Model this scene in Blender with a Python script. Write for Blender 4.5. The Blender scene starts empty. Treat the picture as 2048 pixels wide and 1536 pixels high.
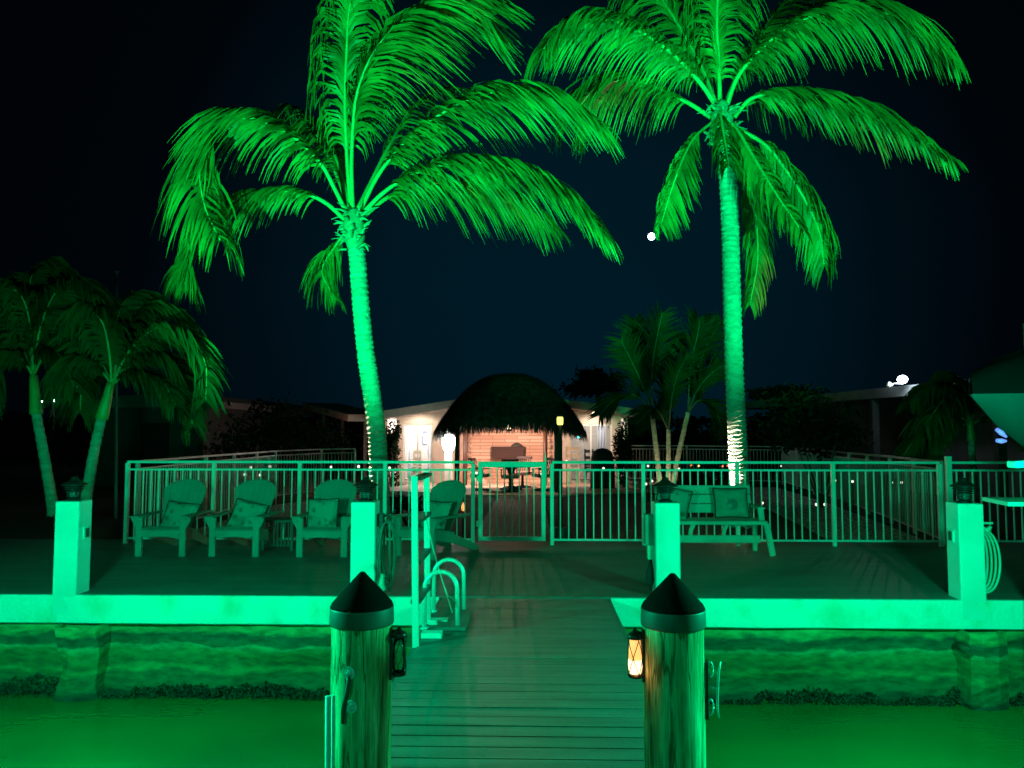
import bpy, math, random
from mathutils import Vector, Matrix, Euler, noise as mnoise
sc = bpy.context.scene
col = sc.collection
R = math.radians
random.seed(7)

# ------------------------------------------------------------------ camera
F = 1540.0
EYE = Vector((0, 0, 1.63))
YAW = math.atan(42 / F); PITCH = math.atan(94 / F)
cam_d = bpy.data.cameras.new('camera'); cam = bpy.data.objects.new('camera', cam_d)
col.objects.link(cam); sc.camera = cam
cam.location = EYE
cam.rotation_euler = Euler((math.pi / 2 + PITCH, 0, YAW))
cam_d.sensor_width = 36; cam_d.lens = F / 2048 * 36
cam_d.clip_start = 0.05; cam_d.clip_end = 3000
RM = cam.rotation_euler.to_matrix()
def ray(px, py): return RM @ Vector(((px - 1024) / F, -(py - 768) / F, -1))
def P(px, py, Y):
    d = ray(px, py); return EYE + d * (Y / d.y)
def G(px, py, z=0.0):
    d = ray(px, py); return EYE + d * ((z - EYE.z) / d.z)

# ------------------------------------------------------------------ view
sc.view_settings.view_transform = 'Standard'; sc.view_settings.look = 'None'
sc.view_settings.exposure = 0; sc.view_settings.gamma = 1

# ------------------------------------------------------------------ night sky
w = bpy.data.worlds.new('World'); sc.world = w; w.use_nodes = True
nt = w.node_tree; nt.nodes.clear()
tc = nt.nodes.new('ShaderNodeTexCoord')
dp = nt.nodes.new('ShaderNodeVectorMath'); dp.operation = 'DOT_PRODUCT'
g0 = (ray(1120, 640)).normalized(); dp.inputs[1].default_value = g0
cr = nt.nodes.new('ShaderNodeValToRGB')
e = cr.color_ramp.elements
e[0].position = 0.60; e[0].color = (0.0003, 0.0006, 0.0008, 1)
e[1].position = 1.0; e[1].color = (0.0003, 0.0105, 0.0190, 1)
m = e.new(0.87); m.color = (0.0003, 0.0013, 0.0024, 1)
m = e.new(0.93); m.color = (0.0003, 0.0042, 0.0078, 1)
m = e.new(0.975); m.color = (0.0003, 0.0085, 0.0155, 1)
ns = nt.nodes.new('ShaderNodeTexNoise'); ns.inputs['Scale'].default_value = 2.2; ns.inputs['Detail'].default_value = 3
mx = nt.nodes.new('ShaderNodeMath'); mx.operation = 'MULTIPLY_ADD'; mx.inputs[1].default_value = 0.05; mx.inputs[2].default_value = -0.025
ad = nt.nodes.new('ShaderNodeMath'); ad.operation = 'ADD'
bg = nt.nodes.new('ShaderNodeBackground'); bg.inputs['Strength'].default_value = 1.0
wo = nt.nodes.new('ShaderNodeOutputWorld')
L = nt.links.new
L(tc.outputs['Generated'], dp.inputs[0]); L(tc.outputs['Generated'], ns.inputs['Vector'])
L(ns.outputs['Fac'], mx.inputs[0]); L(dp.outputs['Value'], ad.inputs[0]); L(mx.outputs[0], ad.inputs[1])
L(ad.outputs[0], cr.inputs['Fac']); L(cr.outputs['Color'], bg.inputs['Color']); L(bg.outputs[0], wo.inputs['Surface'])

# ------------------------------------------------------------------ green flood lights of the dock and an added fill (out of frame)
def spot(name, loc, target, power, color, size, blend=0.4, soft=0.08, parent=None):
    d = bpy.data.lights.new(name, 'SPOT'); d.energy = power; d.color = color
    d.spot_size = R(size); d.spot_blend = blend; d.shadow_soft_size = soft
    o = bpy.data.objects.new(name, d); col.objects.link(o)
    o.location = loc; o.rotation_euler = (Vector(target) - Vector(loc)).to_track_quat('-Z', 'Y').to_euler()
    if parent: o.parent = parent; o.location = Vector(loc) - parent.location
    return o
def point(name, loc, power, color, soft=0.05, parent=None):
    d = bpy.data.lights.new(name, 'POINT'); d.energy = power; d.color = color; d.shadow_soft_size = soft
    o = bpy.data.objects.new(name, d); col.objects.link(o); o.location = loc
    if parent: o.parent = parent; o.location = Vector(loc) - parent.location
    return o
GREEN = (0.0, 1.0, 0.44)
GREENY = (0.0, 1.0, 0.30)
point('flood_light', (-3.15, 4.1, 1.25), 620, GREEN, 0.10)
point('flood_light', (3.05, 4.15, 1.25), 620, GREEN, 0.10)
spot('flood_light', (-9.5, 3.2, 1.7), (-3.0, 8.8, 0.0), 500, GREEN, 80, 0.8, 0.10)
spot('flood_light', (-1.2, -3.5, 3.2), (0.0, 6.5, 0.0), 420, GREEN, 70, 0.8, 0.25)  # weak fill added behind the camera for the piling fronts
spot('palm_flood_light', (-4.2, 3.4, 0.5), (-1.9, 14.0, 6.9), 15000, GREENY, 51, 0.5, 0.12)
spot('palm_flood_light', (5.0, 4.0, 2.9), (4.8, 14.0, 7.2), 8500, GREENY, 58, 0.5, 0.12)
spot('palm_flood_light', (-6.5, 4.5, 0.7), (-7.8, 12.0, 3.2), 150, GREENY, 50, 0.6, 0.12)

# ------------------------------------------------------------------ helpers
def props(o, label=None, cat=None, group=None, kind=None):
    if label: o['label'] = label
    if cat: o['category'] = cat
    if group: o['group'] = group
    if kind: o['kind'] = kind
    return o
def thing(name, label, cat, loc=(0, 0, 0), rz=0, group=None):
    o = bpy.data.objects.new(name, None); col.objects.link(o); o.empty_display_size = 0.1
    o.location = loc; o.rotation_euler = (0, 0, rz)
    return props(o, label, cat, group)
def root_of(o):
    while o.parent: o = o.parent
    return o
def copy_tree(o, parent=None):
    c = o.copy(); col.objects.link(c)
    if parent is not None: c.parent = parent
    for ch in o.children: copy_tree(ch, c)
    return c

class MB:
    def __init__(s): s.v = []; s.f = []; s.m = []; s.sm = []
    def add(s, vs, fs, mi=0, smooth=False):
        b = len(s.v); s.v += [Vector(p) for p in vs]
        for f in fs: s.f.append([b + i for i in f]); s.m.append(mi); s.sm.append(smooth)
        return s
    def box(s, c, d, rot=None, mi=0):
        """c centre, d full size, rot Euler/Matrix"""
        M = Matrix.Identity(3)
        if rot is not None: M = rot if isinstance(rot, Matrix) else Euler(rot).to_matrix()
        c = Vector(c); vs = []
        for z in (-.5, .5):
            for y in (-.5, .5):
                for x in (-.5, .5): vs.append(c + M @ Vector((x * d[0], y * d[1], z * d[2])))
        return s.add(vs, [(0, 2, 3, 1), (4, 5, 7, 6), (0, 1, 5, 4), (2, 6, 7, 3), (0, 4, 6, 2), (1, 3, 7, 5)], mi)
    def bb(s, lo, hi, mi=0):
        return s.box([(a + b) / 2 for a, b in zip(lo, hi)], [b - a for a, b in zip(lo, hi)], None, mi)
    def bar(s, a, b, w, h, mi=0, up=(0, 0, 1)):
        """square bar from a to b"""
        a = Vector(a); b = Vector(b); t = (b - a).normalized(); u = Vector(up)
        if abs(t.dot(u)) > .98: u = Vector((0, 1, 0))
        x = t.cross(u).normalized(); y = x.cross(t).normalized()
        M = Matrix((x, t, y)).transposed()
        return s.box((a + b) / 2, (w, (b - a).length, h), M, mi)
    def tube(s, pts, rad, seg=8, mi=0, cap=True, smooth=True):
        pts = [Vector(p) for p in pts]; n = len(pts)
        if not hasattr(rad, '__len__'): rad = [rad] * n
        t0 = (pts[1] - pts[0]).normalized()
        u = Vector((0, 0, 1)) if abs(t0.z) < .9 else Vector((1, 0, 0))
        x = t0.cross(u).normalized(); vs = []
        for i, p in enumerate(pts):
            t = (pts[min(i + 1, n - 1)] - pts[max(i - 1, 0)]).normalized()
            x = (x - t * x.dot(t)).normalized(); y = t.cross(x)
            for k in range(seg):
                a = 2 * math.pi * k / seg
                vs.append(p + (x * math.cos(a) + y * math.sin(a)) * rad[i])
        fs = []
        for i in range(n - 1):
            for k in range(seg):
                k2 = (k + 1) % seg
                fs.append((i * seg + k, i * seg + k2, (i + 1) * seg + k2, (i + 1) * seg + k))
        s.add(vs, fs, mi, smooth)
        if cap:
            b = len(s.v) - n * seg
            s.f.append([b + k for k in range(seg)][::-1]); s.m.append(mi); s.sm.append(False)
            s.f.append([b + (n - 1) * seg + k for k in range(seg)]); s.m.append(mi); s.sm.append(False)
        return s
    def lathe(s, prof, c=(0, 0, 0), seg=16, mi=0, smooth=True):
        """prof: list of (r,z)"""
        c = Vector(c); vs = []; n = len(prof)
        for r, z in prof:
            for k in range(seg):
                a = 2 * math.pi * k / seg
                vs.append(c + Vector((r * math.cos(a), r * math.sin(a), z)))
        fs = []
        for i in range(n - 1):
            for k in range(seg):
                k2 = (k + 1) % seg
                fs.append((i * seg + k, i * seg + k2, (i + 1) * seg + k2, (i + 1) * seg + k))
        s.add(vs, fs, mi, smooth)
        b = len(s.v) - n * seg
        s.f.append([b + k for k in range(seg)][::-1]); s.m.append(mi); s.sm.append(False)
        s.f.append([b + (n - 1) * seg + k for k in range(seg)]); s.m.append(mi); s.sm.append(False)
        return s
    def prism(s, poly, y0, y1, mi=0, axis='y'):
        """extrude an x-z polygon from y0 to y1"""
        n = len(poly)
        vs = [(x, y0, z) for x, z in poly] + [(x, y1, z) for x, z in poly]
        if axis == 'x': vs = [(y0, x, z) for x, z in poly] + [(y1, x, z) for x, z in poly]
        if axis == 'z': vs = [(x, z, y0) for x, z in poly] + [(x, z, y1) for x, z in poly]
        fs = [list(range(n)), list(range(n, 2 * n))[::-1]]
        for i in range(n):
            j = (i + 1) % n; fs.append((i, n + i, n + j, j))
        return s.add(vs, fs, mi)
    def build(s, name, mats, parent=None, world=True, bevel=0, sub=0):
        me = bpy.data.meshes.new(name)
        off = Vector((0, 0, 0))
        if parent is not None and world: off = root_of(parent).location
        me.from_pydata([tuple(p - off) for p in s.v], [], s.f)
        if not isinstance(mats, (list, tuple)): mats = [mats]
        for m_ in mats: me.materials.append(m_)
        me.polygons.foreach_set('material_index', s.m)
        me.polygons.foreach_set('use_smooth', s.sm)
        me.update()
        o = bpy.data.objects.new(name, me); col.objects.link(o)
        if parent is not None: o.parent = parent
        if bevel:
            b = o.modifiers.new('bevel', 'BEVEL'); b.width = bevel; b.segments = 2; b.limit_method = 'ANGLE'
        if sub:
            b = o.modifiers.new('subsurf', 'SUBSURF'); b.levels = sub; b.render_levels = sub
        return o

def mat(name, c1, c2=None, scale=6.0, rough=0.6, metal=0.0, bump=0.0, bscale=None, stretch=(1, 1, 1),
        emis=None, estr=0.0, transl=0.0, detail=5, contrast=(0.35, 0.65), coat=0.0, spec=None):
    m = bpy.data.materials.new(name); m.use_nodes = True
    t = m.node_tree; b = t.nodes['Principled BSDF']; l = t.links.new
    b.inputs['Roughness'].default_value = rough; b.inputs['Metallic'].default_value = metal
    b.inputs['Base Color'].default_value = (*c1, 1)
    if spec is not None: b.inputs['Specular IOR Level'].default_value = spec
    if coat: b.inputs['Coat Weight'].default_value = coat
    co = t.nodes.new('ShaderNodeTexCoord'); mp = t.nodes.new('ShaderNodeMapping')
    mp.inputs['Scale'].default_value = stretch; l(co.outputs['Object'], mp.inputs['Vector'])
    if c2 is not None:
        n = t.nodes.new('ShaderNodeTexNoise'); n.inputs['Scale'].default_value = scale; n.inputs['Detail'].default_value = detail
        r = t.nodes.new('ShaderNodeValToRGB')
        r.color_ramp.elements[0].position = contrast[0]; r.color_ramp.elements[0].color = (*c1, 1)
        r.color_ramp.elements[1].position = contrast[1]; r.color_ramp.elements[1].color = (*c2, 1)
        l(mp.outputs[0], n.inputs['Vector']); l(n.outputs['Fac'], r.inputs['Fac']); l(r.outputs['Color'], b.inputs['Base Color'])
    if bump:
        n2 = t.nodes.new('ShaderNodeTexNoise'); n2.inputs['Scale'].default_value = bscale or scale * 3; n2.inputs['Detail'].default_value = 6
        bp = t.nodes.new('ShaderNodeBump'); bp.inputs['Strength'].default_value = bump; bp.inputs['Distance'].default_value = 0.02
        l(mp.outputs[0], n2.inputs['Vector']); l(n2.outputs['Fac'], bp.inputs['Height']); l(bp.outputs[0], b.inputs['Normal'])
    if emis is not None:
        b.inputs['Emission Color'].default_value = (*emis, 1); b.inputs['Emission Strength'].default_value = estr
    if transl:
        tr = t.nodes.new('ShaderNodeBsdfTranslucent'); ms = t.nodes.new('ShaderNodeMixShader'); ms.inputs[0].default_value = transl
        o = t.nodes['Material Output']
        src = b.inputs['Base Color'].links[0].from_socket if b.inputs['Base Color'].links else None
        if src: l(src, tr.inputs['Color'])
        else: tr.inputs['Color'].default_value = (*c1, 1)
        l(b.outputs[0], ms.inputs[1]); l(tr.outputs[0], ms.inputs[2]); l(ms.outputs[0], o.inputs['Surface'])
    return m

M = {}
M['white'] = mat('white_paint', (.74, .76, .72), (.66, .68, .62), 3, .5, bump=.15, bscale=40)
M['cap'] = mat('painted_concrete', (.76, .78, .70), (.46, .52, .28), 2.2, .7, bump=.5, bscale=22, contrast=(.50, .80), stretch=(1.3, 1, .9), detail=9)
M['deck'] = mat('composite_deck', (.155, .16, .145), (.115, .12, .11), 1.5, .55, bump=.15, bscale=60, stretch=(.3, 3, 1))
M['fence'] = mat('fence_aluminium', (.72, .76, .68), None, rough=.4)
M['fence_far'] = mat('fence_aluminium_dusty', (.42, .41, .38), None, rough=.45)  # darker grey used on the side fences
M['plastic'] = mat('resin_wood', (.22, .26, .21), (.185, .22, .18), 5, .6, bump=.1, bscale=50)
M['dark'] = mat('black_metal', (.012, .013, .014), None, rough=.38)
M['darkmatte'] = mat('black_matte', (.01, .01, .012), None, rough=.8)
M['piling_cap'] = mat('black_cap', (.003, .0035, .004), (.006, .007, .007), 8, .9, bump=.15, spec=.08)
M['cap_band'] = mat('cap_band', (.045, .055, .05), (.07, .08, .07), 8, .5)
M['steel'] = mat('stainless', (.75, .78, .76), None, rough=.25, metal=.35)
M['lightsteel'] = mat('bare_aluminium', (.75, .78, .74), None, rough=.4, metal=.3)
M['glass_dim'] = mat('lantern_glass', (.08, .09, .09), None, rough=.15)
M['rope'] = mat('rope', (.6, .6, .5), (.45, .45, .36), 40, .9)
M['hose_dark'] = mat('hose_dark', (.10, .14, .11), (.07, .10, .08), 30, .5)
M['hose_light'] = mat('hose_light', (.45, .50, .38), None, rough=.45)
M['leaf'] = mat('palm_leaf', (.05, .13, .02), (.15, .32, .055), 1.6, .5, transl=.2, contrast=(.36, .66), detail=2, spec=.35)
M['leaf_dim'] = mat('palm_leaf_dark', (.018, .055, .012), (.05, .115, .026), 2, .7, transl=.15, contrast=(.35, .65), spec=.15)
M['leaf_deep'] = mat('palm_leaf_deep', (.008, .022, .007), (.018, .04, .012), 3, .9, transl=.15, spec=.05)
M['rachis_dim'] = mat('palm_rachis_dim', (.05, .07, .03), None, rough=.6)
M['rachis'] = mat('palm_rachis', (.32, .48, .13), (.22, .36, .10), 5, .45)
M['trunk'] = mat('palm_trunk', (.30, .32, .23), (.46, .48, .37), 5, .85, bump=.8, bscale=18, stretch=(1, 1, 3))
M['fiber'] = mat('palm_fiber', (.22, .26, .14), (.34, .38, .22), 12, .9, bump=.5)
M['crownshaft'] = mat('crownshaft', (.16, .34, .08), (.22, .42, .10), 3, .4)
M['grass'] = mat('lawn', (.010, .022, .008), (.022, .042, .013), 30, .95, bump=.8, bscale=60)
M['gravel'] = mat('gravel', (.12, .12, .11), (.85, .84, .78), 16, .9, bump=.9, bscale=30, contrast=(.42, .62))
M['patio'] = mat('patio_tile', (.62, .44, .34), (.52, .36, .27), 4, .7)
M['stucco'] = mat('stucco', (.62, .54, .46), (.55, .48, .41), 8, .85, bump=.2)
M['soffit'] = mat('fascia', (.42, .38, .34), (.36, .33, .30), 6, .7)
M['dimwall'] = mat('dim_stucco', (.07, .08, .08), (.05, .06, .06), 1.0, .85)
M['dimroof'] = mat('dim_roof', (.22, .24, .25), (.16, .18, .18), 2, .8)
M['thatch'] = mat('thatch', (.013, .018, .016), (.055, .068, .056), 7, .95, spec=.1)
M['wood_dark'] = mat('dark_wood', (.055, .03, .02), (.09, .05, .035), 10, .5, stretch=(1, 1, .3))
M['rattan'] = mat('dark_rattan', (.012, .010, .012), (.025, .02, .022), 30, .8)
M['cushion'] = mat('dining_cushion', (.28, .2, .18), None, rough=.9)
M['bush'] = mat('shrub_leaf', (.008, .014, .006), (.028, .038, .014), 6, .9, transl=.1, spec=.05)
M['bush_dark'] = mat('tree_leaf_dark', (.015, .03, .018), (.03, .05, .03), 6, .9)
M['bark'] = mat('bark', (.05, .045, .035), (.09, .08, .06), 12, .9, bump=.6)
M['rock'] = mat('rock', (.34, .27, .22), (.48, .38, .31), 6, .9, bump=.7)
M['curtain'] = mat('curtain', (.55, .56, .58), (.75, .76, .8), 9, .9, stretch=(5, 1, .2), transl=.6)
M['white_glow'] = mat('lamp_white', (.9, .9, .9), emis=(1, .97, .98), estr=9)
M['warm_glow'] = mat('lamp_warm', (.9, .8, .6), emis=(1, .72, .42), estr=6)
M['amber_glow'] = mat('lamp_amber', (.9, .6, .3), emis=(1, .42, .12), estr=1.5)
M['flame_glow'] = mat('lamp_flame', (.9, .7, .4), emis=(1, .66, .34), estr=3.0)
M['yellow_glow'] = mat('lamp_yellow', (.9, .8, .2), emis=(.95, .85, .18), estr=1.7)
M["dot_glow"] = mat("path_lamp", (.9, .85, .7), emis=(1, .88, .70), estr=1.6)
M['dot_amber'] = mat('path_lamp_amber', (.9, .7, .4), emis=(1, .68, .25), estr=3.0)
M['dot_red'] = mat('path_lamp_red', (.9, .4, .2), emis=(1, .25, .10), estr=1.3)
M['cool_glow'] = mat('lamp_cool', (.9, .95, 1), emis=(.80, .88, 1), estr=12)
M['blue_glow'] = mat('courtesy_light', (.02, .02, .03), emis=(.16, .30, 1.0), estr=.95)
M['green_led'] = mat('green_led', (.1, .9, .3), emis=(.05, 1, .35), estr=1.2)

def bricks_mat(name, c1, c2, mortar, sx, rough=.8, bw=.5, rh=.25, vert=False, bump=.4):
    m = bpy.data.materials.new(name); m.use_nodes = True
    t = m.node_tree; b = t.nodes['Principled BSDF']; l = t.links.new
    b.inputs['Roughness'].default_value = rough
    co = t.nodes.new('ShaderNodeTexCoord'); mp = t.nodes.new('ShaderNodeMapping')
    if vert: mp.inputs['Rotation'].default_value = (R(90), 0, 0)
    br = t.nodes.new('ShaderNodeTexBrick'); br.inputs['Scale'].default_value = sx
    br.inputs['Color1'].default_value = (*c1, 1); br.inputs['Color2'].default_value = (*c2, 1); br.inputs['Mortar'].default_value = (*mortar, 1)
    br.inputs['Mortar Size'].default_value = .012; br.inputs['Brick Width'].default_value = bw; br.inputs['Row Height'].default_value = rh
    bp = t.nodes.new('ShaderNodeBump'); bp.inputs['Strength'].default_value = bump; bp.inputs['Distance'].default_value = .01
    l(co.outputs['Object'], mp.inputs['Vector']); l(mp.outputs[0], br.inputs['Vector']); l(br.outputs['Color'], b.inputs['Base Color'])
    l(br.outputs['Fac'], bp.inputs['Height']); bp.invert = True; l(bp.outputs[0], b.inputs['Normal'])
    return m
M['brickpath'] = bricks_mat('brick_path', (.30, .26, .23), (.20, .17, .15), (.08, .07, .06), 1.0, bw=.22, rh=.11)
M['stonewall'] = bricks_mat('stacked_stone', (.78, .55, .42), (.55, .34, .25), (.35, .20, .14), 1.0, bw=.9, rh=.12, vert=True)

# seawall face: algae bands by height
def seawall_mat():
    m = bpy.data.materials.new('seawall_face'); m.use_nodes = True
    t = m.node_tree; b = t.nodes['Principled BSDF']; l = t.links.new
    b.inputs['Roughness'].default_value = .85
    ge = t.nodes.new('ShaderNodeNewGeometry'); sp = t.nodes.new('ShaderNodeSeparateXYZ'); l(ge.outputs['Position'], sp.inputs[0])
    mp = t.nodes.new('ShaderNodeMapping'); mp.inputs['Scale'].default_value = (.8, 1, 2.0); l(ge.outputs['Position'], mp.inputs['Vector'])
    n = t.nodes.new('ShaderNodeTexNoise'); n.inputs['Scale'].default_value = 2.3; n.inputs['Detail'].default_value = 12; n.inputs['Roughness'].default_value = .62; l(mp.outputs[0], n.inputs['Vector'])
    a = t.nodes.new('ShaderNodeMath'); a.operation = 'MULTIPLY_ADD'; a.inputs[1].default_value = .24; l(n.outputs['Fac'], a.inputs[0]); l(sp.outputs['Z'], a.inputs[2])
    mr = t.nodes.new('ShaderNodeMapRange'); mr.inputs['From Min'].default_value = -0.89; mr.inputs['From Max'].default_value = -0.15; l(a.outputs[0], mr.inputs['Value'])
    r = t.nodes.new('ShaderNodeValToRGB'); e = r.color_ramp.elements
    e[0].position = 0; e[0].color = (.02, .045, .025, 1)
    e[1].position = 1; e[1].color = (.34, .36, .12, 1)
    for p_, c_ in ((.08, (.03, .06, .03)), (.13, (.05, .13, .05)), (.30, (.05, .125, .04)), (.36, (.10, .24, .07)), (.44, (.055, .14, .04)), (.60, (.085, .20, .055)), (.66, (.16, .30, .13)), (.69, (.05, .12, .05)), (.80, (.035, .085, .045)), (.85, (.24, .28, .09))):
        q = e.new(p_); q.color = (*c_, 1)
    l(mr.outputs[0], r.inputs['Fac'])
    n2 = t.nodes.new('ShaderNodeTexNoise'); n2.inputs['Scale'].default_value = 9; n2.inputs['Detail'].default_value = 8; l(mp.outputs[0], n2.inputs['Vector'])
    mx = t.nodes.new('ShaderNodeMix'); mx.data_type = 'RGBA'; mx.blend_type = 'MULTIPLY'; mx.inputs['Factor'].default_value = .6
    r2 = t.nodes.new('ShaderNodeValToRGB'); r2.color_ramp.elements[0].position = .3; r2.color_ramp.elements[0].color = (.18, .2, .2, 1); r2.color_ramp.elements[1].position = .62; r2.color_ramp.elements[1].color = (1.1, 1.1, 1.1, 1)
    l(n2.outputs['Fac'], r2.inputs['Fac']); l(r.outputs['Color'], mx.inputs['A']); l(r2.outputs['Color'], mx.inputs['B']); l(mx.outputs['Result'], b.inputs['Base Color'])
    bp = t.nodes.new('ShaderNodeBump'); bp.inputs['Strength'].default_value = .6; bp.inputs['Distance'].default_value = .03; l(n2.outputs['Fac'], bp.inputs['Height']); l(bp.outputs[0], b.inputs['Normal'])
    return m
M['seawall'] = seawall_mat()
M['growth'] = mat('oyster_growth', (.012, .025, .012), (.035, .06, .03), 20, .9)
# weathered piling wood
def piling_mat():
    m = bpy.data.materials.new('piling_wood'); m.use_nodes = True
    t = m.node_tree; b = t.nodes['Principled BSDF']; l = t.links.new; b.inputs['Roughness'].default_value = .95; b.inputs['Specular IOR Level'].default_value = .08
    co = t.nodes.new('ShaderNodeTexCoord')
    def nz(scale, zs, det, stops):
        mp = t.nodes.new('ShaderNodeMapping'); mp.inputs['Scale'].default_value = (1, 1, zs); l(co.outputs['Object'], mp.inputs['Vector'])
        n = t.nodes.new('ShaderNodeTexNoise'); n.inputs['Scale'].default_value = scale; n.inputs['Detail'].default_value = det; l(mp.outputs[0], n.inputs['Vector'])
        r = t.nodes.new('ShaderNodeValToRGB'); e = r.color_ramp.elements
        e[0].position, e[0].color = stops[0][0], (*stops[0][1], 1); e[1].position, e[1].color = stops[-1][0], (*stops[-1][1], 1)
        for p_, c_ in stops[1:-1]:
            q = e.new(p_); q.color = (*c_, 1)
        l(n.outputs['Fac'], r.inputs['Fac']); return r, n
    def mul(a, b_):
        x = t.nodes.new('ShaderNodeMix'); x.data_type = 'RGBA'; x.blend_type = 'MULTIPLY'; x.inputs['Factor'].default_value = 1
        l(a, x.inputs['A']); l(b_, x.inputs['B']); return x.outputs['Result']
    base, n0 = nz(26, .10, 9, [(.30, (.22, .27, .13)), (.45, (.40, .46, .25)), (.70, (.64, .70, .44))])
    grain, n1 = nz(130, .06, 4, [(.30, (.62, .62, .6)), (.60, (1.1, 1.1, 1.1))])
    crack, n2 = nz(13, .07, 6, [(.40, (1, 1, 1)), (.475, (1, 1, 1)), (.49, (.38, .38, .34)), (.502, (.38, .38, .34)), (.517, (1, 1, 1)), (.60, (1, 1, 1))])
    stain, n3 = nz(6, .35, 7, [(.36, (.62, .68, .56)), (.58, (1.08, 1.08, 1.05))])
    c = mul(mul(mul(base.outputs['Color'], grain.outputs['Color']), crack.outputs['Color']), stain.outputs['Color'])
    l(c, b.inputs['Base Color'])
    bp = t.nodes.new('ShaderNodeBump'); bp.inputs['Strength'].default_value = .8; bp.inputs['Distance'].default_value = .01
    l(crack.outputs['Color'], bp.inputs['Height']); l(bp.outputs[0], b.inputs['Normal'])
    return m
M['piling'] = piling_mat()
def water_mat():
    m = bpy.data.materials.new('canal_water'); m.use_nodes = True
    t = m.node_tree; b = t.nodes['Principled BSDF']; l = t.links.new
    b.inputs['Roughness'].default_value = .2; b.inputs['Base Color'].default_value = (.03, .30, .02, 1)
    b.inputs['Specular IOR Level'].default_value = .35
    co = t.nodes.new('ShaderNodeTexCoord'); mp = t.nodes.new('ShaderNodeMapping'); mp.inputs['Scale'].default_value = (.6, 1.2, 1); l(co.outputs['Object'], mp.inputs['Vector'])
    n = t.nodes.new('ShaderNodeTexNoise'); n.inputs['Scale'].default_value = 3; n.inputs['Detail'].default_value = 3; l(mp.outputs[0], n.inputs['Vector'])
    bp = t.nodes.new('ShaderNodeBump'); bp.inputs['Strength'].default_value = .2; bp.inputs['Distance'].default_value = .03; l(n.outputs['Fac'], bp.inputs['Height']); l(bp.outputs[0], b.inputs['Normal'])
    r = t.nodes.new('ShaderNodeValToRGB'); r.color_ramp.elements[0].position = .3; r.color_ramp.elements[0].color = (.014, .12, .030, 1); r.color_ramp.elements[1].position = .7; r.color_ramp.elements[1].color = (.024, .20, .042, 1)
    n4 = t.nodes.new('ShaderNodeTexNoise'); n4.inputs['Scale'].default_value = .5; l(co.outputs['Object'], n4.inputs['Vector']); l(n4.outputs['Fac'], r.inputs['Fac']); l(r.outputs['Color'], b.inputs['Base Color'])
    return m
M['water'] = water_mat()
def pillow_mat():
    m = bpy.data.materials.new('pillow_fabric'); m.use_nodes = True
    t = m.node_tree; b = t.nodes['Principled BSDF']; l = t.links.new; b.inputs['Roughness'].default_value = .95
    co = t.nodes.new('ShaderNodeTexCoord')
    n = t.nodes.new('ShaderNodeTexVoronoi'); n.inputs['Scale'].default_value = 9; l(co.outputs['Object'], n.inputs['Vector'])
    n2 = t.nodes.new('ShaderNodeTexNoise'); n2.inputs['Scale'].default_value = 14; l(co.outputs['Object'], n2.inputs['Vector'])
    a = t.nodes.new('ShaderNodeMath'); a.operation = 'MULTIPLY_ADD'; a.inputs[1].default_value = .6; l(n2.outputs['Fac'], a.inputs[0]); l(n.outputs['Distance'], a.inputs[2])
    r = t.nodes.new('ShaderNodeValToRGB'); e = r.color_ramp.elements
    e[0].position = .38; e[0].color = (.07, .10, .07, 1); e[1].position = .7; e[1].color = (.26, .30, .24, 1)
    q = e.new(.55); q.color = (.15, .18, .13, 1)
    l(a.outputs[0], r.inputs['Fac']); l(r.outputs['Color'], b.inputs['Base Color'])
    return m
M['pillow'] = pillow_mat()
M['pillow_light'] = mat('pillow_plain', (.27, .31, .24), (.20, .24, .18), 14, .95)
M['piping'] = mat('pillow_trim', (.03, .04, .035), None, rough=.9)
def glass_mat():
    m = bpy.data.materials.new('window_glass'); m.use_nodes = True
    t = m.node_tree; t.nodes.remove(t.nodes['Principled BSDF'])
    tr = t.nodes.new('ShaderNodeBsdfTransparent'); tr.inputs[0].default_value = (.85, .88, .9, 1)
    gl = t.nodes.new('ShaderNodeBsdfGlossy'); gl.inputs['Roughness'].default_value = .0
    fr = t.nodes.new('ShaderNodeFresnel'); ms = t.nodes.new('ShaderNodeMixShader')
    t.links.new(fr.outputs[0], ms.inputs[0]); t.links.new(tr.outputs[0], ms.inputs[1]); t.links.new(gl.outputs[0], ms.inputs[2])
    t.links.new(ms.outputs[0], t.nodes['Material Output'].inputs['Surface']); return m
M['glass'] = glass_mat()

# ================================================================== SETTING
SEA = 7.66            # seawall front plane
def gz(y): return -0.14 - 0.13 * min(1, max(0, (y - 13) / 7))
# lawn: one large sheet
mb = MB()
ys = [SEA + .2, 9, 11, 13, 14.5, 16, 18, 20, 24, 30, 60, 200, 900]; xs = [-900, -60, -12, -6, 0, 6, 12, 60, 900]
vs = [(x, y, gz(y)) for y in ys for x in xs]; fs = []
for j in range(len(ys) - 1):
    for i in range(len(xs) - 1):
        a = j * len(xs) + i; fs.append((a, a + 1, a + 1 + len(xs), a + len(xs)))
mb.add(vs, fs, 0, True); props(mb.build('lawn', M['grass']), kind='structure')
# water
mb = MB(); mb.add([(-900, -600, -1.0), (900, -600, -1.0), (900, SEA + .5, -1.0), (-900, SEA + .5, -1.0)], [(0, 1, 2, 3)])
props(mb.build('water', M['water']), kind='structure')
# sun deck of composite boards behind the wall cap
mb = MB()
for i in range(27):
    y0 = SEA + .046 + i * .1425
    mb.bb((-8.6, y0, -.05), (9.6, y0 + .1395, 0))
mb.bb((-8.6, SEA + .05, -.2), (9.6, SEA + .05 + 27 * .1425, -.052))
props(mb.build('sun_deck', M['deck']), kind='structure')
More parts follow.
